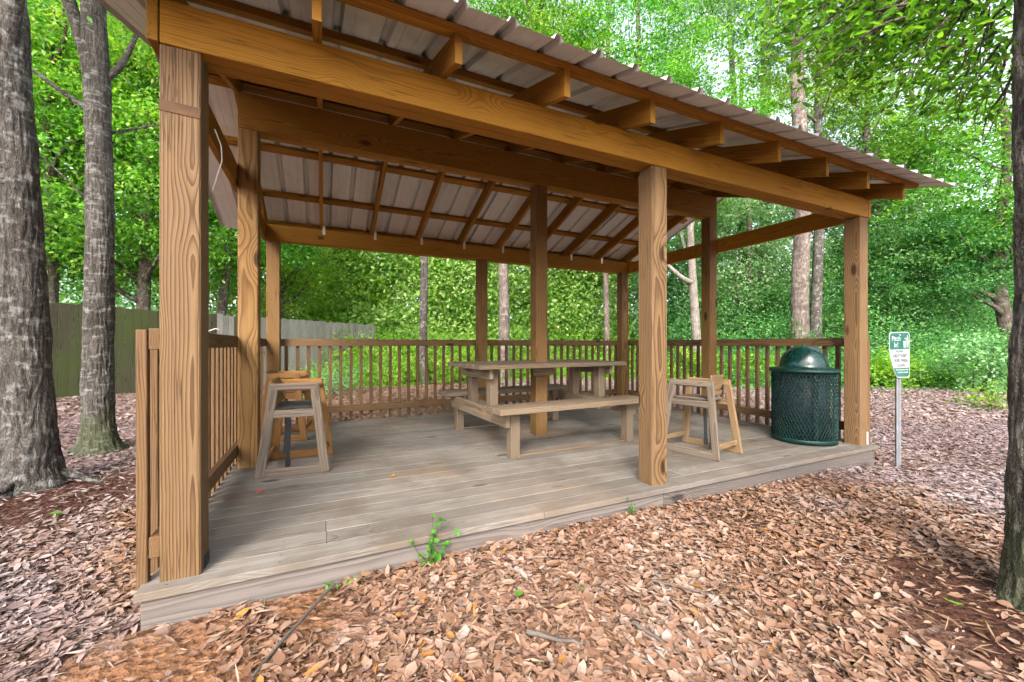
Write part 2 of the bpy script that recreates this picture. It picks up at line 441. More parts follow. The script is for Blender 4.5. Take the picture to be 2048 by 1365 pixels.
# ------------------------------------------------------------------ the pavilion
PW, PD = 5.486, 3.60                 # outer width and depth over the posts
C2 = 2.685                           # left face of the middle posts
MY = 1.69                            # front face of the middle row
YC = 1.77                            # ridge line
SL = 0.34                            # roof slope
BT = 2.42                            # top of the eave beams
pav = thing('picnic_pavilion', (PW / 2, PD / 2, -0.16),
            'open wooden picnic pavilion with ribbed metal gable roof and grey plank deck', 'pavilion')
OFF = Vector(pav.location)
def pb(name, p0, p1, w_, th, mat, wdir=(0, 0, 1), ch=0.003):
    return bar(name, pav, p0, p1, w_, th, mat, wdir, ch, OFF)

def post(x, y, ztop, flip=0, mat=M_POST):
    wd = [(0, 1, 0), (1, 0, 0), (0, -1, 0), (-1, 0, 0)][flip]
    return pb('post', (x + .07, y + .07, -0.12), (x + .07, y + .07, ztop), 0.14, 0.14, mat, wd, 0.006)
for i, x in enumerate((0.0, C2, PW - .14)):
    post(x, 0.0, 2.234, (3, 1, 0)[i])
    post(x, MY, 2.708, (1, 0, 3)[i], M_POSTIN)
    post(x, PD - .14, 2.234, (0, 3, 1)[i], M_POSTIN)

# deck boards, each a piece
pitch, bw = 0.1432, 0.1402
joints = [1.79, 0.63 + 2.2, 0.63, 3.6, 2.45, 4.4, 1.2, 3.1, 0.9, 4.0]
for i in range(26):
    y = -0.066 + bw / 2 + i * pitch
    if y + bw / 2 > 3.60: break
    xl, xr = (-0.062, 5.525) if i == 0 else (-0.045, 5.515)
    j = 1.79 if i == 0 else (0.632 if i in (1,) else joints[i % 10])
    cuts = [xl, j, xr]
    if 0.5 < j < 1.5: cuts = [xl, j, j + 2.44, xr]
    for a, b in zip(cuts[:-1], cuts[1:]):
        o = pb('deck_board', (a + .0007, y, -0.0175), (b - .0007, y, -0.0175), bw, 0.035, M_DECK, (0, 1, 0), 0.0025)
        o.location.z += rnd.uniform(-.0012, .0012)
vs_, fs_ = [], []
for i in range(25):
    for jx in np.arange(0.03, 5.5, 0.405):
        for q in (-.035, .035):
            cx_, cy_ = jx + rnd.uniform(-.006, .006), -0.066 + bw / 2 + i * pitch + q + rnd.uniform(-.004, .004)
            b_ = len(vs_)
            vs_ += [(cx_ + .0045 * math.cos(k * 1.0472) - OFF.x, cy_ + .0045 * math.sin(k * 1.0472) - OFF.y, .0015 - OFF.z) for k in range(6)]
            fs_.append(tuple(range(b_, b_ + 6)))
sc_ = link('screw_head', np_mesh('screw_head', np.array(vs_), np.array(fs_), M_STRAP), None, pav)
sc_['kind'] = 'stuff'
for a, b in ((-0.045, 2.742), (2.745, 5.50)):
    pb('fascia_board', (a, -0.028, -0.135), (b, -0.028, -0.135), 0.195, 0.036, M_FASC)
for x in (-0.025, 5.49):
    pb('fascia_board', (x, -0.008, -0.137), (x, 3.5, -0.137), 0.19, 0.036, M_FASC)
pb('fascia_board', (-.005, 3.53, -0.137), (5.47, 3.53, -0.137), 0.19, 0.036, M_FASC)

# beams
for yy in (-0.003 + .0355, 0.0715 + .0355):
    pb('eave_beam', (0.002, yy, 2.3275), (PW + .002, yy, 2.3275), 0.185, 0.0715, M_BEAM)
    pb('eave_beam', (0.002, yy + PD - .14, 2.3275), (PW + .002, yy + PD - .14, 2.3275), 0.185, 0.0715, M_BEAM)
for yy in (MY + .0345, MY + .1065):
    pb('ridge_beam', (0.0, yy, 2.8515), (PW, yy, 2.8515), 0.287, 0.0705, M_RAFT)
for x in (-0.021, PW + .024):
    pb('side_beam', (x, -0.006, 2.3285), (x, PD + .004, 2.3285), 0.184, 0.038, M_BEAM)

# rafters: parallelograms cut plumb at both ends, grain along the slope
RH = 0.148
ang = math.atan(SL)
def rafter_mesh(name, y0, y1, mat, th=0.038):
    L = (y1 - y0) / math.cos(ang)
    bm = bmesh.new()
    pr = []
    for s in (-1, 1):
        # local X along slope, local Z up-normal
        pts = []
        for (yy, dz) in ((y0, 0), (y1, 0), (y1, RH), (y0, RH)):
            Y = yy - (y0 + y1) / 2; Z = SL * Y + dz
            pts.append(bm.verts.new((Y * math.cos(ang) + Z * math.sin(ang), s * th / 2, -Y * math.sin(ang) + Z * math.cos(ang))))
        pr.append(pts)
    a, b = pr
    bm.faces.new(a); bm.faces.new(b[::-1])
    for k in range(4):
        bm.faces.new((a[k], b[k], b[(k + 1) % 4], a[(k + 1) % 4]))
    bmesh.ops.recalc_face_normals(bm, faces=bm.faces)
    bmesh.ops.bevel(bm, geom=list(bm.edges), offset=0.0025, segments=1, affect='EDGES')
    return bm_mesh(name, bm, mat)
rme = rafter_mesh('rafter', -0.27, YC - 0.002, M_RAFT)
tie_me = box_mesh(0.12, 0.032, 0.0025, M_TIE, 0)
for k in range(10):
    xr = 0.6125 * k - 0.002
    for side in (0, 1):
        ym = (-0.27 + YC - .002) / 2
        zb = BT + SL * ym
        Mx = Matrix.Identity(4)
        X = Vector((0, math.cos(ang), math.sin(ang))); Y = Vector((-1, 0, 0)); Z = X.cross(Y) * 1.0
        if Z.z < 0: Y, Z = -Y, -Z
        yy = ym
        if side:
            X = Vector((0, -X.y, X.z)); Y = -Y; Z = Vector((0, -Z.y, Z.z)); yy = 2 * YC - ym
        Mx = Matrix((X, Y, Z)).transposed().to_4x4()
        Mx.translation = Vector((xr - 0.019, yy, zb)) - OFF
        o = link('rafter', rme, None, pav, Mx)
        # hurricane tie on the inner face of the eave beam
        ty, tz = (0.146, BT + 0.0) if not side else (PD - .1425, BT + 0.0)
        Mt = Matrix.Translation(Vector((xr + 0.012, ty, tz)) - OFF) @ Euler((math.radians(90), math.radians(90), 0)).to_matrix().to_4x4()
        if 0 < k < 9:
            link('hurricane_tie', tie_me, None, pav, Mt)

# purlins: flat boards across the rafters
for yp in (-0.225, 0.34, 1.02, 1.655):
    for side in (0, 1):
        z = BT + RH + SL * yp + 0.0195 * math.cos(ang) + 0.0015
        y = yp if not side else 2 * YC - yp
        wd = (0, math.cos(ang), math.sin(ang) * (1 if not side else -1))
        e0, e1 = -0.30 + rnd.uniform(-.03, .03), 5.80 + rnd.uniform(-.03, .03)
        pb('purlin', (e0, y, z), (e1, y, z), 0.089, 0.038, M_RAFT, wd)

# ribbed metal sheets, one mesh per kind of sheet, lapped side by side
RP = 0.2405
def sheet_mesh(ribs, y0, y1, lift=0.0):
    prof = []
    for r_ in range(ribs):
        b = r_ * RP
        prof += [(b - .027, 0), (b - .012, .028), (b + .012, .028), (b + .027, 0)]
        if True:
            for q in (0.078, 0.16):
                prof += [(b + q - .008, 0), (b + q - .004, .002), (b + q + .004, .002), (b + q + .008, 0)]
    b = ribs * RP
    prof += [(b - .027, .0006), (b - .012, .0288), (b + .012, .0288), (b + .027, .0006)]
    P = np.array(prof)
    n = 9
    vs, fs = [], []
    for i in range(n):
        f = i / (n - 1); y = y0 + (y1 - y0) * f
        wob = 0.0
        for (px, pz) in prof:
            dz = lift * max(0, 1 - f * 6) * (px / b)
            vs.append((px, y, SL * y + pz / math.cos(ang) + dz))
    m_ = len(prof)
    for i in range(n - 1):
        for k in range(m_ - 1):
            fs.append((i * m_ + k, i * m_ + k + 1, (i + 1) * m_ + k + 1, (i + 1) * m_ + k))
    me = np_mesh('roof_panel', np.array(vs), np.array(fs), M_ROOF)
    me.shade_flat()
    return me
ROOFZ = BT + RH + 0.0405
sh = [sheet_mesh(4, -0.46, YC + 0.004), sheet_mesh(3, -0.46, YC + 0.004, 0.012)]
for side in (0, 1):
    for k in range(7):
        x0 = -0.52 + k * 4 * RP
        me = sh[0] if k < 6 else sh[1]
        Mx = Matrix.Translation(Vector((x0, 0, ROOFZ + (0.0005 if k % 2 else 0))) - OFF)
        if side:
            Mx = Matrix.Translation(Vector((x0 + (4 if k < 6 else 3) * RP, 2 * YC, ROOFZ + (0.0005 if k % 2 else 0))) - OFF) @ Matrix.Rotation(math.pi, 4, 'Z')
        link('roof_panel', me, None, pav, Mx)
cap = bmesh.new()
cv = []
for x in (-0.54, 6.0):
    cv.append([cap.verts.new((x, y, z)) for y, z in ((YC - .15, ROOFZ + SL * (YC - .15) + .034), (YC, ROOFZ + SL * YC + .04), (YC + .15, ROOFZ + SL * (YC - .15) + .034))])
for k in range(2):
    cap.faces.new((cv[0][k], cv[1][k], cv[1][k + 1], cv[0][k + 1]))
bmesh.ops.translate(cap, verts=cap.verts, vec=-OFF)
link('ridge_cap', bm_mesh('ridge_cap', cap, M_ROOF), None, pav)

# railings: rails on the outer faces of the posts, square balusters outside them
def rail_x(y, out, xa, xb):
    for name, z, h in (('top_rail', 1.008, 0.089), ('bottom_rail', 0.142, 0.088)):
        for a, b in zip(xa, xb):
            pb(name, (a, y + out * .0205, z), (b, y + out * .0205, z), h, 0.038, M_BAL)
def rail_y(x, out, ya, yb):
    for name, z, h in (('top_rail', 1.008, 0.089), ('bottom_rail', 0.142, 0.088)):
        pb(name, (x + out * .0205, ya, z), (x + out * .0205, yb, z), h, 0.038, M_BAL)
rail_x(PD, 1, [-0.035, 2.742], [2.739, PW + .035])
rail_y(0.0, -1, 0.018, PD - .003)
rail_y(PW, 1, 0.018, PD - .003)
def bal(x, y):
    jx, jy = rnd.uniform(-.003, .003), rnd.uniform(-.003, .003)
    pb('baluster', (x, y, -0.012 + rnd.uniform(-.006, .006)), (x + jx, y + jy, 1.047), 0.037, 0.037, M_BAL, (0, 1, 0))
k = 0
while 0.067 + 0.1262 * k < PW + .03:
    bal(0.067 + 0.1262 * k, PD + .0595); k += 1
for x in (-0.0605, PW + .0605):
    y = 0.035
    while y < PD - .02:
        bal(x, y); y += 0.1255
pb('post_bracket', (PW - .02, -0.0042, 0.0), (PW - .02, -0.0042, 0.125), 0.036, 0.002, M_TIE, (1, 0, 0), 0)
pb('post_bracket', (0.1435, 0.09, 0.0), (0.1435, 0.09, 0.05), 0.07, 0.003, M_STRAP, (0, 1, 0), 0)

# ------------------------------------------------------------------ picnic table round the middle post
tab = thing('picnic_table', (2.735, 1.745, 0.0), 'weathered wooden picnic table with two benches built round the middle post', 'picnic table', rz=math.radians(3.0))
def tb(name, p0, p1, w_, th, wdir=(0, 0, 1), ch=0.004):
    return bar(name, tab, p0, p1, w_, th, M_TABLE, wdir, ch)
TX = 0.66
for s in (-1, 1):
    x = s * TX
    for q in (-1, 1):
        tb('bench_leg', (x, q * 0.665, 0.0), (x, q * 0.665, 0.40), 0.088, 0.088, (0, 1, 0))
        tb('table_upright', (x, q * 0.235, 0.272), (x, q * 0.235, 0.752), 0.087, 0.087, (0, 1, 0))
    tb('cross_beam', (x + s * .0645, -0.70, 0.333), (x + s * .0645, 0.70, 0.333), 0.132, 0.038)
    tb('cross_beam', (x - s * .0645, -0.30, 0.335), (x - s * .0645, 0.30, 0.335), 0.12, 0.038)
    tb('table_cleat', (x + s * .0645, -0.36, 0.705), (x + s * .0645, 0.36, 0.705), 0.095, 0.038)
for q in (-1, 1):
    for k2 in (0, 1):
        tb('bench_board', (-0.86, q * (0.61 + k2 * .142), 0.4255), (0.80, q * (0.61 + k2 * .142), 0.4255), 0.138, 0.05, (0, 1, 0))
for k2 in range(6):
    y = -0.3575 + k2 * .143
    tb('table_board', (-0.88 + rnd.uniform(-.01, .01), y, 0.775), (0.88 + rnd.uniform(-.01, .01), y, 0.775), 0.139, 0.042, (0, 1, 0))
for q in (-1, 1):
    tb('floor_runner', (-0.61, q * 0.665, 0.012), (0.61, q * 0.665, 0.012), 0.036, 0.022, (0, 1, 0))
tb('brace_block', (-0.13, -0.11, 0.70), (0.13, -0.11, 0.70), 0.09, 0.038)

# ------------------------------------------------------------------ wooden high chairs
def high_chair(loc, rz, mat_near, mat_far, mback, label, H=0.69, W=0.50, D=0.50):
    """two trapezoid frames that lean towards each other; frames run along local x, the child sits between them, back at -x"""
    o = thing('high_chair', loc, label, 'high chair', rz=rz)
    tops = {}
    for s, mt in ((-1, mat_near), (1, mat_far)):
        def P(x, z):
            return Vector((x, s * (D / 2 - 0.055 * z / H), z))
        nrm = Vector((0, 1, s * 0.055 / H))
        bx, tx = W / 2 - .03, W / 2 - .115
        fx = lambda z: bx + (tx - bx) * z / H
        for q in (-1, 1):
            bar('leg', o, P(q * bx, 0.0), P(q * tx, H), 0.066, 0.026, mt, (1, 0, 0), 0.008)
        bar('bottom_rail', o, P(-bx + .03, 0.032), P(bx - .03, 0.032), 0.062, 0.022, mt, (0, 0, 1), 0.004)
        bar('arm_rail', o, P(-tx - .028, H - .03), P(tx + .028, H - .03), 0.058, 0.03, mt, (0, 0, 1), 0.012)
        bar('seat_rail', o, P(-fx(.46) + .02, .46), P(fx(.46) - .02, .46), 0.058, 0.022, mt, (0, 0, 1), 0.004)
    yi = D / 2 - .04
    bar('seat', o, (-.15, 0, .497), (.16, 0, .497), 2 * (yi - .036), .018, M_STRAP if mat_near is M_GREYW else mat_far, (0, 1, 0), .004)
    bar('backrest', o, (-.15, -(yi - .05), .64), (-.15, yi - .05, .64), 0.15, .02, mback, (-0.25, 0, 1), .008)
    bar('backrest', o, (-.135, -(yi - .03), .545), (-.135, yi - .03, .545), 0.045, .018, mback, (-0.25, 0, 1), .004)
    bar('front_bar', o, (.155, -(yi - .03), .635), (.155, yi - .03, .635), 0.03, .03, mat_far, (0, 0, 1), .01)
    for q in (-1, 1):
        x = q * (W / 2 - .045)
        bar('cross_rail', o, (x, -(yi + .012), .105), (x, yi + .012, .105), 0.045, .02, mback, (0, 0, 1), .004)
    for (sx, sy, z0, z1) in ((-.06, -.10, .05, .485), (-.10, .07, .12, .485)):
        bar('harness_strap', o, (sx, sy, z0), (sx + .012, sy, z1), .028, .003, M_STRAP, (1, .3, 0), 0)
        bar('strap_buckle', o, (sx - .001, sy, z0 - .03), (sx, sy, z0 + .03), .036, .014, M_STRAP, (1, .3, 0), .004)
    return o
high_chair((0.43, 1.59, 0.0), math.radians(-4), M_GREYW, M_ORANGE, M_ORANGE,
           'grey weathered wooden high chair standing by the left railing, nearest the camera', D=0.53)
high_chair((0.275, 2.80, 0.0), math.radians(-8), M_ORANGE, M_ORANGE, M_ORANGE,
           'orange varnished wooden high chair half hidden behind the grey one at left', W=0.46)
high_chair((3.765, 0.525, 0.0), math.radians(101), M_TAN, M_GREYW, M_TAN,
           'wooden high chair with grey front frame, between middle post and green bin', D=0.40, W=0.585, H=0.665)

# ------------------------------------------------------------------ litter bin
bin_ = thing('litter_bin', (5.10, 0.375, 0.0), 'dark green mesh litter bin with a domed lid beside the right corner post', 'litter bin')
def lathe(name, prof, mat, seg=48, parent=bin_, smooth=True):
    n = len(prof); a = np.linspace(0, 2 * math.pi, seg, endpoint=False)
    vs = np.array([[r * math.cos(t_), r * math.sin(t_), z] for t_ in a for r, z in prof])
    fs = []
    for i in range(seg):
        for k in range(n - 1):
            j = (i + 1) % seg
            fs.append((i * n + k, j * n + k, j * n + k + 1, i * n + k + 1))
    return link(name, np_mesh(name, vs, np.array(fs), mat, smooth=smooth), None, parent)
R0 = 0.278
lathe('liner', [(0.0, 0.03), (0.205, 0.03), (0.225, 0.70), (0.22, 0.70), (0.2, 0.04), (0.0, 0.04)], M_LINER)
lathe('base_ring', [(R0 - .03, 0.004), (R0 + .004, 0.004), (R0 + .006, 0.045), (R0 - .002, 0.052), (R0 - .008, 0.045), (R0 - .03, .012)], M_GREEN)
lathe('top_rim', [(0.20, 0.718), (0.285, 0.712), (0.298, 0.705), (0.303, 0.715), (0.300, 0.733), (0.285, 0.742), (0.21, 0.748), (0.20, 0.744)], M_GREEN)
lathe('lid_dome', [(0.232, 0.744), (0.222, 0.752)] + [(0.212 * math.cos(a), 0.757 + 0.222 * math.sin(a)) for a in np.linspace(0.02, math.pi / 2, 16)], M_DOME)
# expanded-metal wall: crossing strands
NA, NR = 58, 20
z0, z1 = 0.05, 0.70
vs, fs = [], []
def strand(a0, a1, za, zb, wd=0.0043, r=R0):
    st = 2
    base = len(vs)
    for i in range(st + 1):
        f = i / st; a = a0 + (a1 - a0) * f; z = za + (zb - za) * f
        tang = Vector((-math.sin(a) * (a1 - a0) * r, math.cos(a) * (a1 - a0) * r, zb - za)).normalized()
        nr = Vector((math.cos(a), math.sin(a), 0)); si = tang.cross(nr)
        c = Vector((r * math.cos(a), r * math.sin(a), z))
        for (p, q) in ((1, -0.6), (0, 0.8), (-1, -0.6)):
            vs.append(c + si * wd * p + nr * wd * q)
    for i in range(st):
        for k_ in range(3):
            a_, b_ = base + i * 3 + k_, base + i * 3 + (k_ + 1) % 3
            fs.append((a_, b_, b_ + 3, a_ + 3))
da = 2 * math.pi / NA; dz = (z1 - z0) / NR
for i in range(NA):
    for j in range(NR):
        h = 0.5 * (j % 2)
        strand((i + h) * da, (i + h + .5) * da, z0 + j * dz, z0 + (j + 1) * dz)
        strand((i + h) * da, (i + h - .5) * da, z0 + j * dz, z0 + (j + 1) * dz)
link('mesh_wall', np_mesh('mesh_wall', np.array([tuple(v_) for v_ in vs]), np.array(fs), M_GREEN, smooth=True), None, bin_)
for a in (0.9, 2.47, 4.04, 5.6):
    c = Vector((math.cos(a), math.sin(a), 0))
    bar('upright_strap', bin_, c * (R0 - .012) + Vector((0, 0, .03)), c * (R0 - .012) + Vector((0, 0, .715)), .03, .005, M_GREEN, (-c.y, c.x, 0), .001)

# ------------------------------------------------------------------ sign
SX, SY = 5.73, -0.14
sgz = G(SX, SY)
sign = thing('park_sign', (SX, SY, sgz), 'green and white metal park sign on a leaning steel channel post', 'sign', rz=math.radians(-6))
sign.rotation_euler = (math.radians(1.0), math.radians(-1.6), math.radians(-8))
def chan():
    bm = bmesh.new()
    pr = [(-.032, .0), (-.018, .0), (-.011, .022), (.011, .022), (.018, .0), (.032, .0), (.032, .003), (.02, .003), (.0125, .0255), (-.0125, .0255), (-.02, .003), (-.032, .003)]
    a = [bm.verts.new((x, y, -0.15)) for x, y in pr]; b = [bm.verts.new((x, y, 1.33)) for x, y in pr]
    n = len(pr)
    for i in range(n): bm.faces.new((a[i], a[(i + 1) % n], b[(i + 1) % n], b[i]))
    bm.faces.new(b)
    bmesh.ops.recalc_face_normals(bm, faces=bm.faces)
    return bm_mesh('channel_post', bm, M_GALV)
link('channel_post', chan(), None, sign)
PWD, PHT, PZ = 0.295, 0.45, 0.885      # plate width, height, bottom
def bend(v_):
    """the plate's lower left corner is bent back and the plate twists a little"""
    x, z, d = v_
    k_ = max(0.0, (-x / PWD + 0.5) * 0.55 + (0.55 - (z - PZ) / PHT) * 0.75 - 0.50)
    return (x + 0.42 * k_ ** 1.25 * PWD, -0.004 - d - 0.30 * k_ ** 1.3 * PWD, z + 0.06 * k_ * PHT)
def rr(w_, h_, r, x0=0, z0=0, n=6):
    pts = []
    for (cx, cz, a0) in ((w_ / 2 - r, h_ / 2 - r, 0), (-w_ / 2 + r, h_ / 2 - r, 90), (-w_ / 2 + r, -h_ / 2 + r, 180), (w_ / 2 - r, -h_ / 2 + r, 270)):
        for i in range(n + 1):
            a = math.radians(a0 + 90 * i / n)
            pts.append((x0 + cx + r * math.cos(a), z0 + cz + r * math.sin(a)))
    return pts
def flat(name, polys, mat, d, thick=0.0, parent=sign):
    bm = bmesh.new()
    for pts in polys:
        f = bm.faces.new([bm.verts.new((x, 0, z)) for x, z in pts])
    bmesh.ops.triangulate(bm, faces=bm.faces)
    for c_ in np.linspace(PZ - .02, PZ + PHT + .02, 26):
        bmesh.ops.bisect_plane(bm, geom=bm.verts[:] + bm.edges[:] + bm.faces[:], plane_co=(0, 0, c_), plane_no=(0, 0, 1))
    for c_ in np.linspace(-PWD / 2, PWD / 2, 14):
        bmesh.ops.bisect_plane(bm, geom=bm.verts[:] + bm.edges[:] + bm.faces[:], plane_co=(c_, 0, 0), plane_no=(1, 0, 0))
    for f in bm.faces:
        if f.normal.y > 0: f.normal_flip()
    if thick:
        g = bmesh.ops.extrude_face_region(bm, geom=bm.faces[:])
        for v_ in g['geom']:
            if isinstance(v_, bmesh.types.BMVert): v_.co.y += thick
        bmesh.ops.recalc_face_normals(bm, faces=bm.faces)
    for v_ in bm.verts:
        y = v_.co.y
        v_.co = Vector(bend((v_.co.x, v_.co.z, d - y)))
    return link(name, bm_mesh(name, bm, mat), None, parent)
plate = flat('sign_plate', [rr(PWD, PHT, .035, 0, PZ + PHT / 2)], M_SIGNW, 0.0, 0.003)
zt = PZ + PHT
def clipped(zlo, zhi, m_=0.010):
    pts = rr(PWD - 2 * m_, PHT - 2 * m_, .027, 0, PZ + PHT / 2)
    out = []
    n = len(pts)
    for i in range(n):
        a, b = pts[i], pts[(i + 1) % n]
        ina, inb = zlo <= a[1] <= zhi, zlo <= b[1] <= zhi
        if ina: out.append(a)
        if ina != inb:
            zc = zhi if (a[1] > zhi or b[1] > zhi) else zlo
            f = (zc - a[1]) / (b[1] - a[1]); out.append((a[0] + f * (b[0] - a[0]), zc))
    return out
flat('green_field', [clipped(zt - .168, zt)], M_SIGNG, 0.0012, 0, plate)
flat('green_field', [clipped(PZ, PZ + .098)], M_SIGNG, 0.0012, 0, plate)
def text_polys(s_, size, x, z, bold=0.0, sx=1.0):
    cu = bpy.data.curves.new('t', 'FONT'); cu.body = s_; cu.size = size; cu.align_x = 'CENTER'; cu.offset = bold; cu.resolution_u = 2
    ob = bpy.data.objects.new('t', cu); COL.objects.link(ob)
    dg = bpy.context.evaluated_depsgraph_get()
    me = bpy.data.meshes.new_from_object(ob.evaluated_get(dg))
    pol = [[(x + me.vertices[i].co.x * sx, z + me.vertices[i].co.y) for i in p.vertices] for p in me.polygons]
    bpy.data.objects.remove(ob); bpy.data.curves.remove(cu); bpy.data.meshes.remove(me)
    return pol
flat('lettering', text_polys('Pitch', .068, -.052, zt - .085, .0016, .95) + text_polys('In!', .068, -.052, zt - .145, .0016, .95), M_SIGNW, .0022, 0, plate)
ink = text_polys('PLEASE', .034, 0, zt - .200) + text_polys('HELP KEEP', .046, .004, zt - .245, .0003, .95) + text_polys('OUR PARK', .046, .012, zt - .293, .0003, .95) + text_polys('CLEAN', .046, .012, zt - .341, .0003, .95)
flat('lettering', ink, M_INK, .0022, 0, plate)
# pictogram: a figure dropping litter into a bin, and the two lines of small print as worn pale bands
fig = [rr(.018, .018, .0085, .112, zt - .044, 4), [(.098, zt - .056), (.124, zt - .056), (.128, zt - .100), (.124, zt - .154), (.114, zt - .154), (.111, zt - .108), (.107, zt - .154), (.097, zt - .154)],
       [(.1, zt - .058), (.1, zt - .070), (.070, zt - .074), (.070, zt - .066)], [(.050, zt - .088), (.090, zt - .088), (.084, zt - .154), (.056, zt - .154)], [(.064, zt - .058), (.074, zt - .056), (.073, zt - .064), (.065, zt - .066)]]
flat('pictogram', fig, M_SIGNW, .0022, 0, plate)
bands = []
for zb_, x0 in ((PZ + .074, -.10), (PZ + .048, -.07)):
    x = x0
    while x < .12:
        wd = .018 + .02 * rnd.random()
        bands.append([(x, zb_), (min(x + wd, .125), zb_), (min(x + wd, .125), zb_ + .011), (x, zb_ + .011)]); x += wd + .006
flat('small_print', bands, M_SIGNW, .0022, 0, plate)
for z in (zt - .03, PZ + .03):
    bm = bmesh.new(); bmesh.ops.create_cone(bm, cap_ends=True, segments=10, radius1=.008, radius2=.006, depth=.008)
    bmesh.ops.rotate(bm, verts=bm.verts, matrix=Matrix.Rotation(math.radians(90), 3, 'X'))
    bmesh.ops.translate(bm, verts=bm.verts, vec=(0.0, -.007, z))
    link('bolt', bm_mesh('bolt', bm, M_TIE), None, sign)

# ------------------------------------------------------------------ fence
FA, FB = Vector((-3.89, 8.25, 0)), Vector((2.53, 14.97, 0))
fd = (FB - FA).normalized(); fn = Vector((-fd.y, fd.x, 0))
fs0 = FA - fd * 6.0
fence = thing('privacy_fence', (FA.x, FA.y, G(FA.x, FA.y)), 'tall weathered board fence running back behind the pavilion at left', 'fence')
FO = Vector(fence.location)
Lf = (FB - fs0).length
n = int(Lf / 0.147)
for i in range(n):
    p = fs0 + fd * (i * 0.147 + .07)
    zb_ = G(p.x, p.y); top = 1.80 + rnd.uniform(-.02, .02)
    q = p + fd * rnd.uniform(-.004, .004)
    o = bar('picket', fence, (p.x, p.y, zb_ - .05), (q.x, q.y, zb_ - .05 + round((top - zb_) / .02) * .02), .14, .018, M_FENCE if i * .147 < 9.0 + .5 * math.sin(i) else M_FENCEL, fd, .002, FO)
for z in (0.3, 0.95, 1.55):
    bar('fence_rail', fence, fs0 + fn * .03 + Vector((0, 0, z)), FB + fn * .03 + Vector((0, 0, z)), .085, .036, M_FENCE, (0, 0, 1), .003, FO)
for i in range(6):
    p = fs0 + fd * (i * (Lf - .1) / 5 + .05) + fn * .095
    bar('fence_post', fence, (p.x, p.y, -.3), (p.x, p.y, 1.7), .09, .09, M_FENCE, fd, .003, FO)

# ------------------------------------------------------------------ leaves, trunks, crowns
def leaf_block(P, Nrm, size, asp, rng, detail=1, fold=0.18):
    """n leaves at P: 4-vertex folded blades (detail 1) or 8-vertex curled blades (detail 2)"""
    n = len(P)
    Nrm = Nrm / np.linalg.norm(Nrm, axis=1, keepdims=True)
    a = rng.normal(size=(n, 3)); D = a - Nrm * (a * Nrm).sum(1, keepdims=True)
    D /= np.linalg.norm(D, axis=1, keepdims=True)
    S = np.cross(Nrm, D)
    L = size[:, None]; W = (size * asp)[:, None]
    fo = (fold * size * rng.uniform(.2, 1.6, n))[:, None]
    if detail == 1:
        V = np.stack([P - D * L / 2, P - S * W / 2 + Nrm * fo * .5 + D * L * .03, P + D * L / 2, P + S * W / 2 + Nrm * fo * .5 + D * L * .03], 1)
        F = (np.arange(n)[:, None] * 4 + np.array([[0, 3, 2, 1]]))
        return V.reshape(-1, 3), F, 4
    cu = (size * rng.normal(0.03, .09, n))[:, None]
    tw = rng.normal(0, .12, (n, 1)) * L
    def pt(f, s):
        wd = {0.0: .03, .33: .46, .7: .42, 1.0: .02}[f]
        h = cu * ((f - .5) ** 2 * 4) + abs(s) * fo * .6 + s * tw * (f - .5)
        return P + D * L * (f - .5) + S * W * wd * 2 * s * .5 + Nrm * h
    V = np.stack([pt(0.0, 0), pt(.33, -1), pt(.33, 0), pt(.33, 1), pt(.7, -1), pt(.7, 0), pt(.7, 1), pt(1.0, 0)], 1)
    q = np.array([[0, 2, 1, 0], [0, 3, 2, 0]])
    F = np.concatenate([np.arange(n)[:, None] * 8 + np.array([t4]) for t4 in ([0, 3, 2, 1], [1, 2, 5, 4], [2, 3, 6, 5], [4, 5, 6, 7])], 0)
    return V.reshape(-1, 3), F, 8

def leaves_mesh(name, P, Nrm, size, asp, mat, rng, detail=1, tint=None, fold=.18):
    V, F, k = leaf_block(P, Nrm, size, asp, rng, detail, fold)
    if tint is None: tint = rng.random(len(P))
    return np_mesh(name, V, F, mat, np.repeat(tint, k))

def clump_points(C, rng, per, rx, rz):
    """leaves in flattened clumps round centres C"""
    n = len(C)
    per_n = rng.poisson(per, n)
    I = np.repeat(np.arange(n), per_n)
    sc = rng.uniform(.6, 1.35, n)[I][:, None]
    off = rng.normal(size=(len(I), 3)) * np.array([rx, rx, rz]) * sc * .6
    tilt = rng.normal(0, .25, (n, 2))[I]
    off[:, 2] += off[:, 0] * tilt[:, 0] + off[:, 1] * tilt[:, 1] - .25 * (off[:, 0] ** 2 + off[:, 1] ** 2) / rx
    P = C[I] + off
    Nn = rng.normal(size=(len(I), 3)) * .75 + np.array([0, -.25, .65])
    ct = rng.normal(0, .16, n)[I]
    tint = np.clip(rng.beta(2.0, 2.2, len(I)) + ct, 0, 1)
    return P, Nn, tint

def crown_mesh(name, seed, rx, rz, ncl, per, leaf, mat, cl=(.55, .22), asp=.5, hollow=.35, lo=-1.0):
    rng = np.random.default_rng(seed)
    d = rng.normal(size=(ncl * 2, 3)); d /= np.linalg.norm(d, axis=1, keepdims=True)
    r = rng.uniform(hollow ** 3, 1, ncl * 2) ** (1 / 3)
    d = d[d[:, 2] * r[:len(d)] > lo][:ncl]; r = r[:len(d)]
    lump = 1 + .22 * np.sin(d[:, 0] * 4 + seed) * np.cos(d[:, 1] * 5 + seed * 2) + .15 * np.sin(d[:, 2] * 7 + seed)
    C = d * (r * lump)[:, None] * np.array([rx, rx, rz])
    P, Nn, ti = clump_points(C, rng, per, *cl)
    sz = leaf * rng.uniform(.6, 1.3, len(P))
    return leaves_mesh(name, P, Nn, sz, asp, mat, rng, 1, ti), C

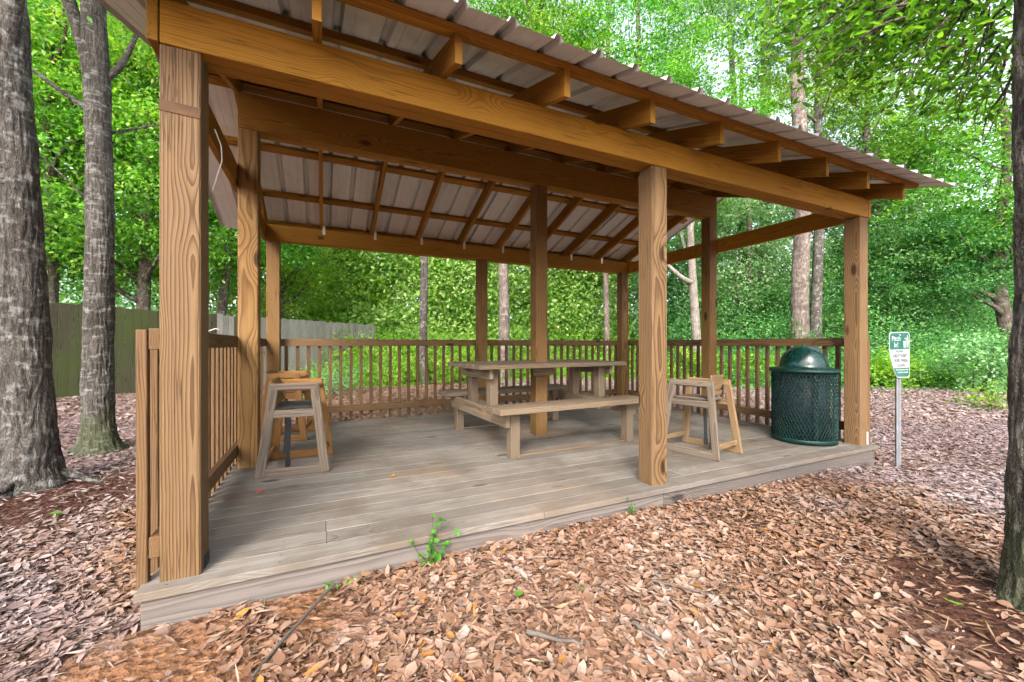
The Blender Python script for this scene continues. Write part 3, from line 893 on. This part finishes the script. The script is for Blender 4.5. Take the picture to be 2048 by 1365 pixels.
def tube(path, radii, seg, rng, rough=0.06, ridge=0.0):
    """one tapered, slightly lumpy tube along a path"""
    path = np.asarray(path, float); radii = np.asarray(radii, float)
    n = len(path)
    T = np.gradient(path, axis=0); T /= np.linalg.norm(T, axis=1, keepdims=True)
    ref = np.array([1.0, 0.13, 0.0]) if abs(T[0, 2]) > .5 else np.array([0, 0, 1.0])
    A = np.cross(T, ref); A /= np.linalg.norm(A, axis=1, keepdims=True); Bv = np.cross(T, A)
    th = np.linspace(0, 2 * np.pi, seg, endpoint=False)
    ph = rng.uniform(0, 6.28, 4)
    k = np.arange(n)[:, None]
    lum = 1 + rough * (np.sin(2 * th[None] + ph[0] + k * .21) + .7 * np.sin(3 * th[None] + ph[1] - k * .33) + .5 * np.sin(5 * th[None] + ph[2] + k * .5)) + rng.normal(0, rough * .22, (n, seg))
    if ridge:
        zz = path[:, 2:3]
        wv = .9 * np.sin(zz * 5.1 + ph[0]) + .6 * np.sin(zz * 11.3 + 3 * th[None] + ph[1]) + .5 * np.sin(zz * 23 + ph[2] - 2 * th[None])
        lum = lum + ridge * (np.abs(np.sin(9.5 * th[None] + wv)) ** .6 - .6) + ridge * .6 * np.sin(17 * th[None] + 2 * wv) * np.sin(zz * 31 + 5 * np.sin(th * 3 + ph[3])[None])
        lum = lum + .035 * np.sin(2 * th[None] + zz * 1.3) * np.sin(zz * 3.1 + ph[3])
    V = path[:, None] + (A[:, None] * np.cos(th)[None, :, None] + Bv[:, None] * np.sin(th)[None, :, None]) * (radii[:, None] * lum)[..., None]
    i = np.arange(n - 1)[:, None] * seg + np.arange(seg)[None]
    j = np.arange(n - 1)[:, None] * seg + (np.arange(seg)[None] + 1) % seg
    F = np.stack([i, j, j + seg, i + seg], -1).reshape(-1, 4)
    return V.reshape(-1, 3), F

def curve_pts(p0, p1, n, rng, wob=.06, sag=0.0):
    p0, p1 = np.asarray(p0, float), np.asarray(p1, float)
    f = np.linspace(0, 1, n)[:, None]
    L = np.linalg.norm(p1 - p0)
    w1, w2 = rng.normal(0, wob * L, 3), rng.normal(0, wob * L * .5, 3)
    return p0 + (p1 - p0) * f + w1 * np.sin(f * np.pi) + w2 * np.sin(f * 2 * np.pi) + np.array([0, 0, sag * L]) * np.sin(f * np.pi)

def join(parts):
    V, F, o = [], [], 0
    for v_, f_ in parts:
        V.append(v_); F.append(f_ + o); o += len(v_)
    return np.concatenate(V), np.concatenate(F)

def trunk_part(parent, bole, limbs, mat, seg=14, seed=0, name='trunk', rough=.06, ridge=0.0):
    """bole and limbs: (points, radii); one continuous woody mesh, local to the tree"""
    rng = np.random.default_rng(seed)
    parts = [tube(*bole, seg, rng, rough, ridge)]
    for lb in limbs:
        parts.append(tube(lb[0], lb[1], max(5, seg // 2 if len(lb) < 3 else lb[2]), rng, rough))
    V, F = join(parts)
    return link(name, np_mesh(name, V, F, mat, smooth=True), None, parent)

def flare(z, r0, r1, zmax, fl=.9, fh=.22):
    """bole radius with root flare"""
    z = np.asarray(z)
    return r0 + (r1 - r0) * z / zmax + r0 * fl * np.exp(-z / fh)

def bole(lean, H, r0, r1, n=26, fl=.8, fh=.2, wob=.03, seed=0):
    rng = np.random.default_rng(seed)
    z = np.concatenate([[-.12], np.linspace(0, 1.2, 9 if n < 100 else 46), np.linspace(1.5 if n < 100 else 1.23, H, n - 10 if n < 100 else n - 47)])
    a, b = rng.uniform(0, 6.28, 2)
    x = lean[0] * z / H + wob * np.sin(z * .9 + a) * np.minimum(z, 1)
    y = lean[1] * z / H + wob * np.cos(z * .8 + b) * np.minimum(z, 1)
    return np.stack([x, y, z], 1), flare(np.maximum(z, 0), r0, r1, H, fl, fh)

# --- the two big oaks at left and the one at the right edge
def big_oak(x, y, lean, H, r0, r1, seed, label, mat=B_GREY, limbs=(), crown=None, fl=.5, fh=.2, seg=112, roots=4):
    o = thing('oak_tree', (x, y, G(x, y)), label, 'tree', 'mature oaks round the pavilion')
    rng = np.random.default_rng(seed)
    P, R = bole(lean, H, r0, r1, 190, fl, fh, .025, seed)
    L = []
    for (zf, to, ra, rb) in limbs:
        k_ = np.argmin(abs(P[:, 2] - zf)); p0 = P[k_]
        c = curve_pts(p0, p0 + np.array(to), 14, rng, .05, .03)
        L.append((c, np.linspace(ra, rb, 14), 12))
    # surface roots
    for k_ in range(roots):
        a = rng.uniform(0, 6.28)
        e = np.array([math.cos(a), math.sin(a), 0]) * r0 * rng.uniform(2.4, 3.6)
        c = curve_pts((math.cos(a) * r0 * .7, math.sin(a) * r0 * .7, .10), e + np.array([0, 0, -.05]), 10, rng, .06)
        L.append((c, np.linspace(r0 * .24, .008, 10), 8))
    trunk_part(o, (P, R), L, mat, seg, seed, rough=.03, ridge=.055)
    if crown is not None:
        for (cx, cy, cz, rx, rz, ncl, per, leaf) in crown:
            me, C = crown_mesh('crown', seed + int(cx * 7 + 90), rx, rz, ncl, per, leaf, L_OAK)
            link('crown', me, None, o, Matrix.Translation((cx, cy, cz)))
    return o
big_oak(-1.44, 2.28, (-0.30, 0.12, 0), 7.0, 0.135, 0.105, 3, 'thick grey oak trunk at the left edge with exposed roots', mat=B_OAK,
        limbs=((3.25, (0.16, 0.12, 2.2), .055, .035), (4.2, (-.8, .5, 2.2), .05, .03)),
        crown=[(-.4, .6, 6.6, 2.6, 1.5, 60, 130, .085)], fl=.55)
big_oak(-1.54, 3.61, (-0.10, 0.10, 0), 7.0, 0.125, 0.085, 5, 'slimmer grey oak at left that forks, with mossy base', mat=B_MOSSY,
        limbs=((3.75, (-0.45, 0.3, 2.8), .065, .04), (3.9, (0.65, .15, 1.0), .035, .012), (3.4, (.7, .3, .45), .018, .006), (3.6, (-.7, -.1, .5), .03, .008), (2.6, (-.5, -.2, .55), .014, .004)),
        crown=[(.2, .6, 6.9, 2.4, 1.5, 60, 130, .085)], fl=.75, fh=.14)
big_oak(3.49, -1.535, (-0.02, 0.02, 0), 6.5, 0.135, 0.115, 9, 'dark oak trunk at the right edge of the picture with mossy foot', mat=B_EDGE,
        limbs=((3.3, (-.6, 1.5, .35), .035, .008), (3.0, (.55, 1.3, .6), .035, .008)), fl=.3, fh=.08, roots=0)

# --- leafy branches that hang from the right-hand oak
rng = np.random.default_rng(21)
br = thing('overhanging_branch', (3.49, -1.545, G(3.49, -1.545)), 'low leafy oak branches hanging into the upper right of the picture', 'branch')
BO = np.array(br.location)
tw, LP, LN = [], [], []
for k_ in range(240):
    u, el = rng.uniform(.60, 1.19), rng.uniform(.43, .95)
    z = rng.uniform(2.05, 1.55 / (.9063 - .4229 * u))
    if .8517 - el > .3646 * (u + .1656) - .11 + .03 * math.sin(k_): continue      # keep clear of the roof's eave
    if el < .62 and u < .95 and rng.random() < .6: continue
    x, y = at(u, z)
    h = CAM.z + el * z
    c = np.array([x, y, h])
    st = np.array([3.49, -1.545, h + .5]) * .45 + c * .55
    pth = curve_pts(st - BO, c - BO, 8, rng, .07, .05)
    tw.append(tube(pth, np.linspace(.007, .0022, 8), 5, rng, .05))
    m_ = int(rng.uniform(35, 80))
    f = rng.uniform(.25, 1.0, m_)
    q = np.stack([np.interp(f * 7, np.arange(8), pth[:, i]) for i in range(3)], 1)
    LP.append(q + rng.normal(size=(m_, 3)) * np.array([.13, .13, .06])); LN.append(rng.normal(size=(m_, 3)) * .5 + np.array([0, 0, .9]))
V, F = join(tw)
link('twig', props(br, ) and np_mesh('twig', V, F, B_DARK, smooth=True), None, br)['kind'] = 'stuff'
LP, LN = np.concatenate(LP), np.concatenate(LN)
lf = link('foliage', leaves_mesh('foliage', LP, LN, rng.uniform(.032, .068, len(LP)), .36, L_NEAR, rng, 2), None, br)

# --- background trees: four crown meshes shared out
CR = []
for sd_, rx, rz, ncl, per, leaf, mt in ((1, 2.6, 2.9, 150, 150, .115, L_OAK), (2, 2.2, 3.4, 140, 150, .115, L_FAR), (3, 2.9, 2.3, 150, 150, .12, L_DARK), (4, 2.3, 2.2, 120, 150, .105, L_BRIGHT)):
    CR.append(crown_mesh('crown', 40 + sd_, rx, rz, ncl, per, leaf, mt, (.62, .24)))

def forest_tree(name, u, z, H, r0, lean, label, bmat, crowns, seed, group='trees standing behind the pavilion', limbs=(), seg=12, cat='tree', wob=.03):
    x, y = at(u, z)
    o = thing(name, (x, y, G(x, y)), label, cat, group)
    rng = np.random.default_rng(seed)
    P, R = bole(lean, H, r0, r0 * .45, 26, .4, .25, wob, seed)
    L = []
    for (zf, to, ra) in limbs:
        k_ = np.argmin(abs(P[:, 2] - zf)); c = curve_pts(P[k_], P[k_] + np.array(to), 10, rng, .09, .04)
        L.append((c, np.linspace(ra, ra * .25, 10), 6))
    for (ci, cx, cy, cz, sc) in crowns:
        cc = CR[ci][1]
        for k_ in range(7):
            q = cc[rng.integers(len(cc))] * sc + np.array([cx, cy, cz])
            zf = min(H * .97, max(1.5, q[2] - rng.uniform(.5, 2.0)))
            kk = np.argmin(abs(P[:, 2] - zf)); c = curve_pts(P[kk], q, 9, rng, .08, .05)
            L.append((c, np.linspace(R[kk] * .5, .008, 9), 5))
    trunk_part(o, (P, R), L, bmat, seg, seed)
    for (ci, cx, cy, cz, sc) in crowns:
        Mx = Matrix.Translation((cx, cy, cz)) @ Matrix.Rotation(rng.uniform(0, 6.28), 4, 'Z') @ Matrix.Scale(sc, 4)
        link('crown', CR[ci][0], None, o, Mx)
    return o
fu = lambda px: (px - 1024) / 809.0
ft = forest_tree
ft('pine_tree', fu(1606), 12.5, 15, .27, (0.1, 0.2, 0), 'stout pale pine trunk rising behind the green bin', B_PINE, [(1, 0, .5, 13.5, 1.0)], 61, seg=22, wob=.05)
ft('oak_tree', fu(1634), 13.2, 12, .17, (.5, .2, 0), 'darker mottled trunk close against the right of the stout pale pine', B_GREY, [(3, 1.2, .5, 10.5, .9)], 62)
ft('oak_tree', fu(850), 11.5, 14, .115, (-.15, 0, 0), 'slender grey trunk seen between the back left and back middle posts', B_GREY, [(0, .3, .5, 14.0, .6)], 63)
ft('pine_tree', fu(1006), 13.5, 16, .20, (.1, 0, 0), 'brown trunk just right of the back middle post', B_PINE, [(1, 0, .5, 16.0, .6)], 64)
ft('pine_tree', fu(1212), 16, 17, .125, (.15, 0, 0), 'thin brown trunk just left of the back right post', B_PINE, [(1, 0, .5, 17.0, .6)], 65)
ft('oak_tree', fu(1398), 12.0, 9, .14, (-.3, .3, 0), 'pale gnarled tree with a bent limb behind the right side beam', B_PALE, [(0, .3, .8, 7.6, .9)], 66,
   limbs=((2.9, (-1.3, .9, 1.0), .09), (3.6, (-.3, .3, 1.6), .07)), wob=.12)
ft('oak_tree', fu(1705), 12.5, 12, .14, (2.6, .6, 0), 'dark trunk leaning hard right above the roof corner', B_DARK, [(0, 3.0, .8, 9.0, .8)], 68, limbs=((5.0, (1.6, .4, 2.2), .06),))
ft('oak_tree', fu(1500), 17.5, 19, .17, (-1.4, .2, 0), 'forked thin dark tree rising above the middle of the roof', B_DARK, [(0, -2.4, .9, 17, .9)], 69, limbs=((9.5, (.2, .2, 5.2), .09),))
ft('pine_tree', fu(1530), 18.5, 22, .3, (0.0, 0, 0), 'tall pale pine behind the forked tree above the roof', B_PINE, [(1, 0, 0, 20, 1.0)], 70)
ft('oak_tree', fu(2015), 12.5, 9, .2, (.5, .3, 0), 'crooked spreading oak behind the right edge trunk', B_DARK, [(0, .5, .5, 6.4, 1.05), (2, -.5, 1.2, 4.0, .7)], 71,
   limbs=((3.6, (-2.0, .5, 1.4), .08), (3.9, (-1.2, 0, 2.2), .06)), wob=.12)
ft('oak_tree', fu(427), 11.5, 9, .14, (.75, .2, 0), 'leaning dark trunk glimpsed behind the front left post', B_DARK, [(0, .6, .9, 5.8, .95)], 72)
ft('oak_tree', fu(290), 10.0, 9, .15, (0, .2, 0), 'bright oak crown hanging over the fence left of the front post', B_DARK, [(0, 0, .6, 4.6, .95), (3, -.8, .9, 7.6, .9)], 73)
ft('oak_tree', fu(95), 9.0, 10, .15, (0, .2, 0), 'leafy oak over the fence between the two left trunks', B_DARK, [(0, 0, .6, 4.9, .95), (3, .6, .9, 8.0, .95)], 74)
ft('oak_tree', fu(-90), 9.0, 10, .15, (0, .2, 0), 'leafy oak over the fence left of the thick trunk', B_DARK, [(3, 0, .6, 4.9, .95), (0, .6, .9, 8.0, .95)], 75)
ft('oak_tree', fu(560), 15.0, 10, .15, (0, .3, 0), 'dense oak whose low foliage hangs beside the back left post', B_DARK, [(3, -.3, .6, 4.1, .95), (0, 0, .9, 7.8, .9)], 76)
ft('maple_tree', fu(700), 20.5, 10, .14, (0, 0, 0), 'sunlit yellow-green tree beyond the end of the fence', B_DARK, [(3, 0, 0, 3.8, 1.15), (3, 1.0, .6, 7.4, 1.1)], 77)
ft('maple_tree', fu(900), 22, 11, .14, (0, 0, 0), 'bright green tree behind the slender grey trunk', B_DARK, [(3, 0, 0, 4.2, 1.3), (1, .5, .6, 8.4, 1.1)], 78)
ft('oak_tree', fu(1300), 15, 14, .16, (-.4, .2, 0), 'tall leafy oak above the middle of the metal roof', B_DARK, [(0, -.6, .6, 11.8, 1.1), (3, .8, .4, 10.2, .8)], 79)
ft('oak_tree', fu(1080), 14, 15, .18, (-.4, .2, 0), 'tall leafy oak at the top above the roof edge', B_DARK, [(0, -.6, .6, 12.6, 1.0), (3, .8, .4, 11.2, .8)], 80)
ft('oak_tree', fu(1830), 16, 12, .16, (.2, .2, 0), 'leafy oak above the sign at right', B_DARK, [(3, 0, .6, 8.6, .95), (2, .8, .4, 4.4, .8)], 81)
ft('oak_tree', fu(1500), 15.5, 9, .14, (.2, .2, 0), 'green tree in shade between right back post and pale pine', B_DARK, [(1, 0, .6, 4.6, .9), (2, .8, .4, 2.6, .7)], 82)
ft('oak_tree', fu(1760), 15, 9, .15, (.2, .2, 0), 'deep green tree behind the sign', B_DARK, [(2, 0, .6, 3.4, .95), (1, .8, .4, 6.2, .8)], 83)
ft('oak_tree', fu(1130), 22, 10, .15, (.2, .2, 0), 'pale green tree behind the middle post of the pavilion', B_DARK, [(3, 0, .6, 3.8, 1.2), (1, .8, .4, 7.0, 1.1)], 84)

# --- woodland behind and undergrowth at its edge
rng = np.random.default_rng(5)
C = []
for k_ in range(4300):
    z = rng.uniform(16, 29); u = rng.uniform(-1.6, 1.7)
    if k_ > 3000: u, z = rng.uniform(-.62, .5), rng.uniform(18.6, 22)
    if -.62 < u < .42 and z < 18.6: continue            # the clearing behind the pavilion
    x, y = at(u, z)
    hmax = 9 + 10 * rng.random() * (z - 14) / 20
    if k_ > 3000: hmax = 8.5
    C.append((x, y, hmax * rng.random() ** 1.5))
P, Nn, ti = clump_points(np.array(C), rng, 125, 1.2, .5)
dx_, dy_ = P[:, 0] - CAM.x, P[:, 1] - CAM.y
zf_ = dx_ * math.sin(YAW) + dy_ * math.cos(YAW)
uu = (dx_ * math.cos(YAW) - dy_ * math.sin(YAW)) / zf_
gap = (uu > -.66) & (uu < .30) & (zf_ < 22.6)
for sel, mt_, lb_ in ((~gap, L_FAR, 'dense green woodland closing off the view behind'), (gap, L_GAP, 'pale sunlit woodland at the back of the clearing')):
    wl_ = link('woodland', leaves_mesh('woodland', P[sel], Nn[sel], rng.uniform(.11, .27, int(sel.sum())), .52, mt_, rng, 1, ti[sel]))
    props(wl_, lb_, 'woodland', None, 'stuff')
C, S_ = [], []
for k_ in range(2300):
    z = 10.8 + (7 if k_ % 3 else 10.5) * rng.random() ** 1.1; u = rng.uniform(-.62, 1.7)
    if u > .42 and z > 18: continue
    x, y = at(u, z)
    dep = z - 10.8 - .5 * math.sin(u * 5)
    if u < .42: dep -= 1.9 + .9 * math.sin(u * 7 + 1)
    if dep < 0: continue
    q = np.array([x, y]); rel = (q - np.array(FA.xy)) @ np.array(fn.xy)
    if rel > -.5 and (q - np.array(FB.xy)) @ np.array(fd.xy) < 0: continue
    C.append((x, y, G(x, y) + .08 + rng.random() * (min(4.6, .15 + .8 * dep) if u > .42 else min(2.4, .15 + .33 * dep))))
P, Nn, ti = clump_points(np.array(C), rng, 105, .62, .3)
P[:, 2] = np.maximum(P[:, 2], ground(P[:, 0], P[:, 1]) + .02)
dx_, dy_ = P[:, 0] - CAM.x, P[:, 1] - CAM.y
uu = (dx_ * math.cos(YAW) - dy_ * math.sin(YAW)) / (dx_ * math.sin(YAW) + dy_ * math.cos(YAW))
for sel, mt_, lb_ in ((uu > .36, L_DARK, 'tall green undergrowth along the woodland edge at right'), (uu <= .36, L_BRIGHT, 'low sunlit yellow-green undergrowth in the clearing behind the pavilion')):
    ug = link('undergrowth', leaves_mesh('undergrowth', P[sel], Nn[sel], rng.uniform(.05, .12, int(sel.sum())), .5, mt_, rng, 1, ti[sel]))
    props(ug, lb_, 'undergrowth', None, 'stuff')

def bush(u, z, rx, rz, label, mat, seed, ncl=34, per=110, leaf=.085, name='bush'):
    x, y = at(u, z); o = thing(name, (x, y, G(x, y)), label, 'bush', 'bushes along the woodland edge')
    r_ = np.random.default_rng(seed)
    me, C = crown_mesh('foliage', seed, rx, rz, ncl, per, leaf, mat, (.3, .16), hollow=.2, lo=-.75)
    link('foliage', me, None, o, Matrix.Translation((0, 0, rz * .85)))
    parts = []
    for k_ in range(7):
        c = C[r_.integers(len(C))]
        parts.append(tube(curve_pts((r_.normal(0, .06), r_.normal(0, .06), -.05), c + np.array([0, 0, rz * .85]), 7, r_, .06), np.linspace(.016, .004, 7), 5, r_))
    V, F = join(parts)
    link('stem', np_mesh('stem', V, F, B_DARK, smooth=True), None, o)['kind'] = 'stuff'
bush(fu(820), 12.2, .95, .55, 'bright yellow-green bush behind the back railing, left of the slender trunk', L_BRIGHT, 101)
bush(fu(925), 12.0, .75, .62, 'bright yellow-green bush behind the back railing, by the back middle post', L_BRIGHT, 102)
bush(fu(700), 14.6, .9, .9, 'pale bush at the far end of the fence', L_BRIGHT, 103)
bush(fu(1375), 11.4, .8, .55, 'bright low bush behind the right-hand high chair', L_BRIGHT, 104)
bush(fu(1500), 11.5, .8, .5, 'bright low bush left of the domed bin, beyond the railing', L_BRIGHT, 105)
bush(fu(1762), 11.0, .55, .5, 'yellow-green bush just left of the sign', L_BRIGHT, 106)
bush(fu(1868), 11.2, .75, .45, 'bright green bush right of the sign', L_BRIGHT, 107)
bush(fu(1962), 9.6, .55, .85, 'layered pale green sapling beside the right edge trunk', L_FAR, 108, name='sapling')
bush(fu(1985), 7.2, .26, .2, 'small yellow-green seedling on the leaf litter at right', L_BRIGHT, 109, 8, 50, .07, 'seedling')
bush(fu(660), 9.4, .9, .35, 'loose grassy weeds behind the left part of the back railing', L_FAR, 110, 30, 60, .06)

# ------------------------------------------------------------------ leaf litter
rng = np.random.default_rng(11)
def litter(zmin, zmax, umax, dens, smin, smax, detail, name, layers=.028):
    area = umax * (zmax ** 2 - zmin ** 2)
    n = int(area * dens)
    z = np.sqrt(rng.uniform(zmin ** 2, zmax ** 2, n)); u = rng.uniform(-umax, umax, n)
    s, c = math.sin(YAW), math.cos(YAW)
    x = CAM.x + z * s + u * z * c; y = CAM.y + z * c - u * z * s
    keep = ~((x > -.06) & (x < 5.54) & (y > -.05) & (y < 3.62))
    for (bx, by, r0, r1) in BARE:
        d = np.hypot(x - bx, y - by) + .12 * np.sin(x * 9 + y * 5) + .1 * np.sin(y * 11 - x * 4)
        keep &= rng.random(n) < .05 + .95 * sstep(r0, r1, d)
    for (bx, by, r) in ((-1.44, 2.28, .2), (-1.54, 3.61, .2), (3.49, -1.545, .16)):
        keep &= np.hypot(x - bx, y - by) > r
    # behind the fence nothing shows
    x, y = x[keep], y[keep]; n = len(x)
    P = np.stack([x, y, ground(x, y) + .004 + layers * rng.random(n) ** 1.4], 1)
    Nn = np.stack([rng.normal(0, .26, n), rng.normal(0, .26, n), np.ones(n)], 1)
    patch = .10 * np.sin(x * 1.9 + 1) * np.sin(y * 2.3) + .07 * np.sin(x * 5.1 - y * 4.2)
    ti = np.clip(rng.beta(1.7, 1.6, n) * .96 + patch + .16 * sstep(3.0, 5.5, x), 0, .96); ti[rng.random(n) < .008] = 1.0
    return leaves_mesh(name, P, Nn, smin + (smax - smin) * rng.random(n) ** 1.6, rng.uniform(.2, .5, n) + .4 * (rng.random(n) < .15), L_LITTER, rng, detail, ti, .13)
for a in ((1.0, 3.2, 1.5, 5600, .014, .072, 2), (3.2, 6.0, 1.5, 2600, .02, .066, 1), (6.0, 14.5, 1.5, 600, .04, .10, 1)):
    o = link('leaf_litter', litter(*a, 'leaf_litter', .022 if a[6] == 2 else .02))
    props(o, {1.0: 'near drift of brown dead leaves in front of the deck', 3.2: 'brown dead leaves lying round the pavilion', 6.0: 'pale brown leaf litter spreading to the woodland edge'}[a[0]], 'leaf litter', None, 'stuff')

# pine straw and crumbs of twig mixed through the near litter
n_ = 9000
zz_ = np.sqrt(rng.uniform(1.0, 4.6 ** 2, n_)); uu_ = rng.uniform(-1.5, 1.5, n_)
xx_ = CAM.x + zz_ * math.sin(YAW) + uu_ * zz_ * math.cos(YAW); yy_ = CAM.y + zz_ * math.cos(YAW) - uu_ * zz_ * math.sin(YAW)
kp = ~((xx_ > -.08) & (xx_ < 5.56) & (yy_ > -.07) & (yy_ < 3.66))
xx_, yy_ = xx_[kp], yy_[kp]; n_ = len(xx_)
P = np.stack([xx_, yy_, ground(xx_, yy_) + .012 + .016 * rng.random(n_)], 1)
Nn = np.stack([rng.normal(0, .12, n_), rng.normal(0, .12, n_), np.ones(n_)], 1)
o = link('twig_litter', leaves_mesh('twig_litter', P, Nn, rng.uniform(.03, .15, n_), rng.uniform(.02, .05, n_), L_LITTER, rng, 2, np.clip(rng.beta(1.2, 1.2, n_), 0, .96), .01))
props(o, 'pine straw and bits of twig scattered through the near dead leaves', 'twig litter', None, 'stuff')

# fallen sticks
def stick(pts, r, label, seed):
    r_ = np.random.default_rng(seed)
    pts = np.array([(x, y, G(x, y) + .03 + dz_) for x, y, dz_ in pts]); o0 = pts[0].copy()
    f = np.linspace(0, len(pts) - 1, 12)
    pth = np.stack([np.interp(f, np.arange(len(pts)), pts[:, i]) for i in range(3)], 1) - o0
    pth[1:-1] += r_.normal(0, r * .18, pth[1:-1].shape)
    V, F = tube(pth, np.linspace(r, r * .55, 12), 8, r_, .12)
    o = link('fallen_stick', np_mesh('fallen_stick', V, F, M_STICK, smooth=True)); o.location = o0
    props(o, label, 'stick', 'sticks lying on the leaves')
stick([(0.66, -.10, .0), (0.57, -.27, .01), (0.50, -.38, .01), (0.40, -.55, 0)], .0085, 'long grey stick on the leaves running from the deck edge towards the camera', 1)
stick([(1.33, -.74, .0), (1.41, -.84, .008), (1.49, -.88, .0)], .011, 'short dark curved stick lying on the leaves at bottom centre', 2)
stick([(1.74, -.87, 0), (1.765, -1.0, 0)], .010, 'stubby grey stick on the leaves at bottom, right of the dark curved one', 3)
stick([(2.02, -.68, 0), (2.16, -.84, 0)], .006, 'thin dark twig on the leaves below the middle post', 4)

# small plants by the deck edge
def sprig(x, y, stems, label, seed, spread=.07, leaf=.05, hmax=.26):
    o = thing('seedling', (x, y, G(x, y)), label, 'seedling', 'seedlings along the deck edge')
    r_ = np.random.default_rng(seed); parts, LPs, LNs = [], [], []
    for k_ in range(stems):
        h = (r_.uniform(.4, 1.0) if k_ else 1.0) * hmax
        e = np.array([r_.normal(0, spread), r_.normal(0, spread * .35) - .02, h])
        c = curve_pts((0, 0, -.02), e, 8, r_, .08); parts.append(tube(c, np.linspace(.0028, .0012, 8), 5, r_))
        for q in np.linspace(.35, 1, 5):
            LPs.append([np.interp(q * 7, np.arange(8), c[:, i]) for i in range(3)] + r_.normal(0, .014, 3)); LNs.append(r_.normal(0, .5, 3) + np.array([0, -.3, .9]))
    V, F = join(parts); link('stem', np_mesh('stem', V, F, L_OAK), None, o)
    LPs = np.array(LPs); link('foliage', leaves_mesh('foliage', LPs, np.array(LNs), r_.uniform(.6, 1.1, len(LPs)) * leaf, .5, L_OAK, r_, 2, r_.uniform(0, .45, len(LPs))), None, o)
sprig(1.10, -.085, 6, 'green seedling growing up against the front of the deck', 1)
sprig(2.41, -.075, 2, 'tiny green seedling at the deck edge near the middle post', 2, .02, .03, .11)
sprig(0.70, -.085, 3, 'flat green weed at the deck edge by the long stick', 3, .04, .03, .05)

# single fresh leaves and scraps
def one_leaf(name, x, y, z, size, mat, label, cat, seed, tint=.6, asp=.55):
    r_ = np.random.default_rng(seed)
    me = leaves_mesh(name, np.zeros((1, 3)), np.array([[.12, -.1, 1.0]]), np.array([size]), asp, mat, r_, 2, np.array([tint]))
    o = link(name, me); o.location = (x, y, z)
    props(o, label, cat)
one_leaf('green_leaf', 1.387, -.545, G(1.387, -.545) + .045, .045, L_OAK, 'round fresh green leaf lying on the brown litter at bottom centre', 'leaf', 1, .35, .8)
one_leaf('green_leaf', 3.05, -1.36, G(3.05, -1.36) + .045, .075, L_OAK, 'long fresh green leaf beside the right edge trunk', 'leaf', 2, .6, .25)
one_leaf('green_leaf', 1.66, -.62, G(1.66, -.62) + .045, .03, L_OAK, 'small fresh green leaf on the litter right of the round one', 'leaf', 3, .3, .6)
one_leaf('green_leaf', -.98, 1.55, G(-.98, 1.55) + .045, .07, L_OAK, 'fresh green leaf on bare soil by the left oak roots', 'leaf', 4, .4, .6)
one_leaf('dead_leaf', 1.08, .96, .006, .07, L_LITTER, 'lone orange dead leaf on the deck boards', 'leaf', 5, 1.0, .4)
one_leaf('red_scrap', 0.235, 1.02, .008, .06, M_RED, 'small red scrap on the deck near the grey high chair', 'scrap', 6, .5, .45)

# tape mark and wires on the front left post and rail
tp = link('tape_band', box_mesh(0.139, 0.045, 0.0016, M_TAPE, 0)); tp.location = (0.07, -0.0026, 1.975); tp.rotation_euler = (math.radians(90), math.radians(3), 0)
props(tp, 'torn strip of brown tape across the top of the front left post', 'tape')
def wire(name, pts, r, label):
    r_ = np.random.default_rng(4); pts = np.array(pts); o0 = pts[0].copy()
    f = np.linspace(0, len(pts) - 1, 20)
    pth = np.stack([np.interp(f, np.arange(len(pts)), pts[:, i]) for i in range(3)], 1) - o0
    V, F = tube(pth, np.full(20, r), 6, r_, .02)
    o = link(name, np_mesh(name, V, F, M_WIRE, smooth=True)); o.location = o0; props(o, label, 'wire')
wire('hanging_wire', [(.152, .19, 2.0), (.175, .2, 1.93), (.178, .2, 1.86), (.16, .19, 1.78), (.146, .17, 1.70)], .0025, 'white wire dangling beside the front left post')
wire('tie_wire', [(.0, .62, 1.055), (.035, .64, 1.06), (.06, .66, 1.075), (.075, .67, 1.07)], .0035, 'white cable tie resting on the left railing')
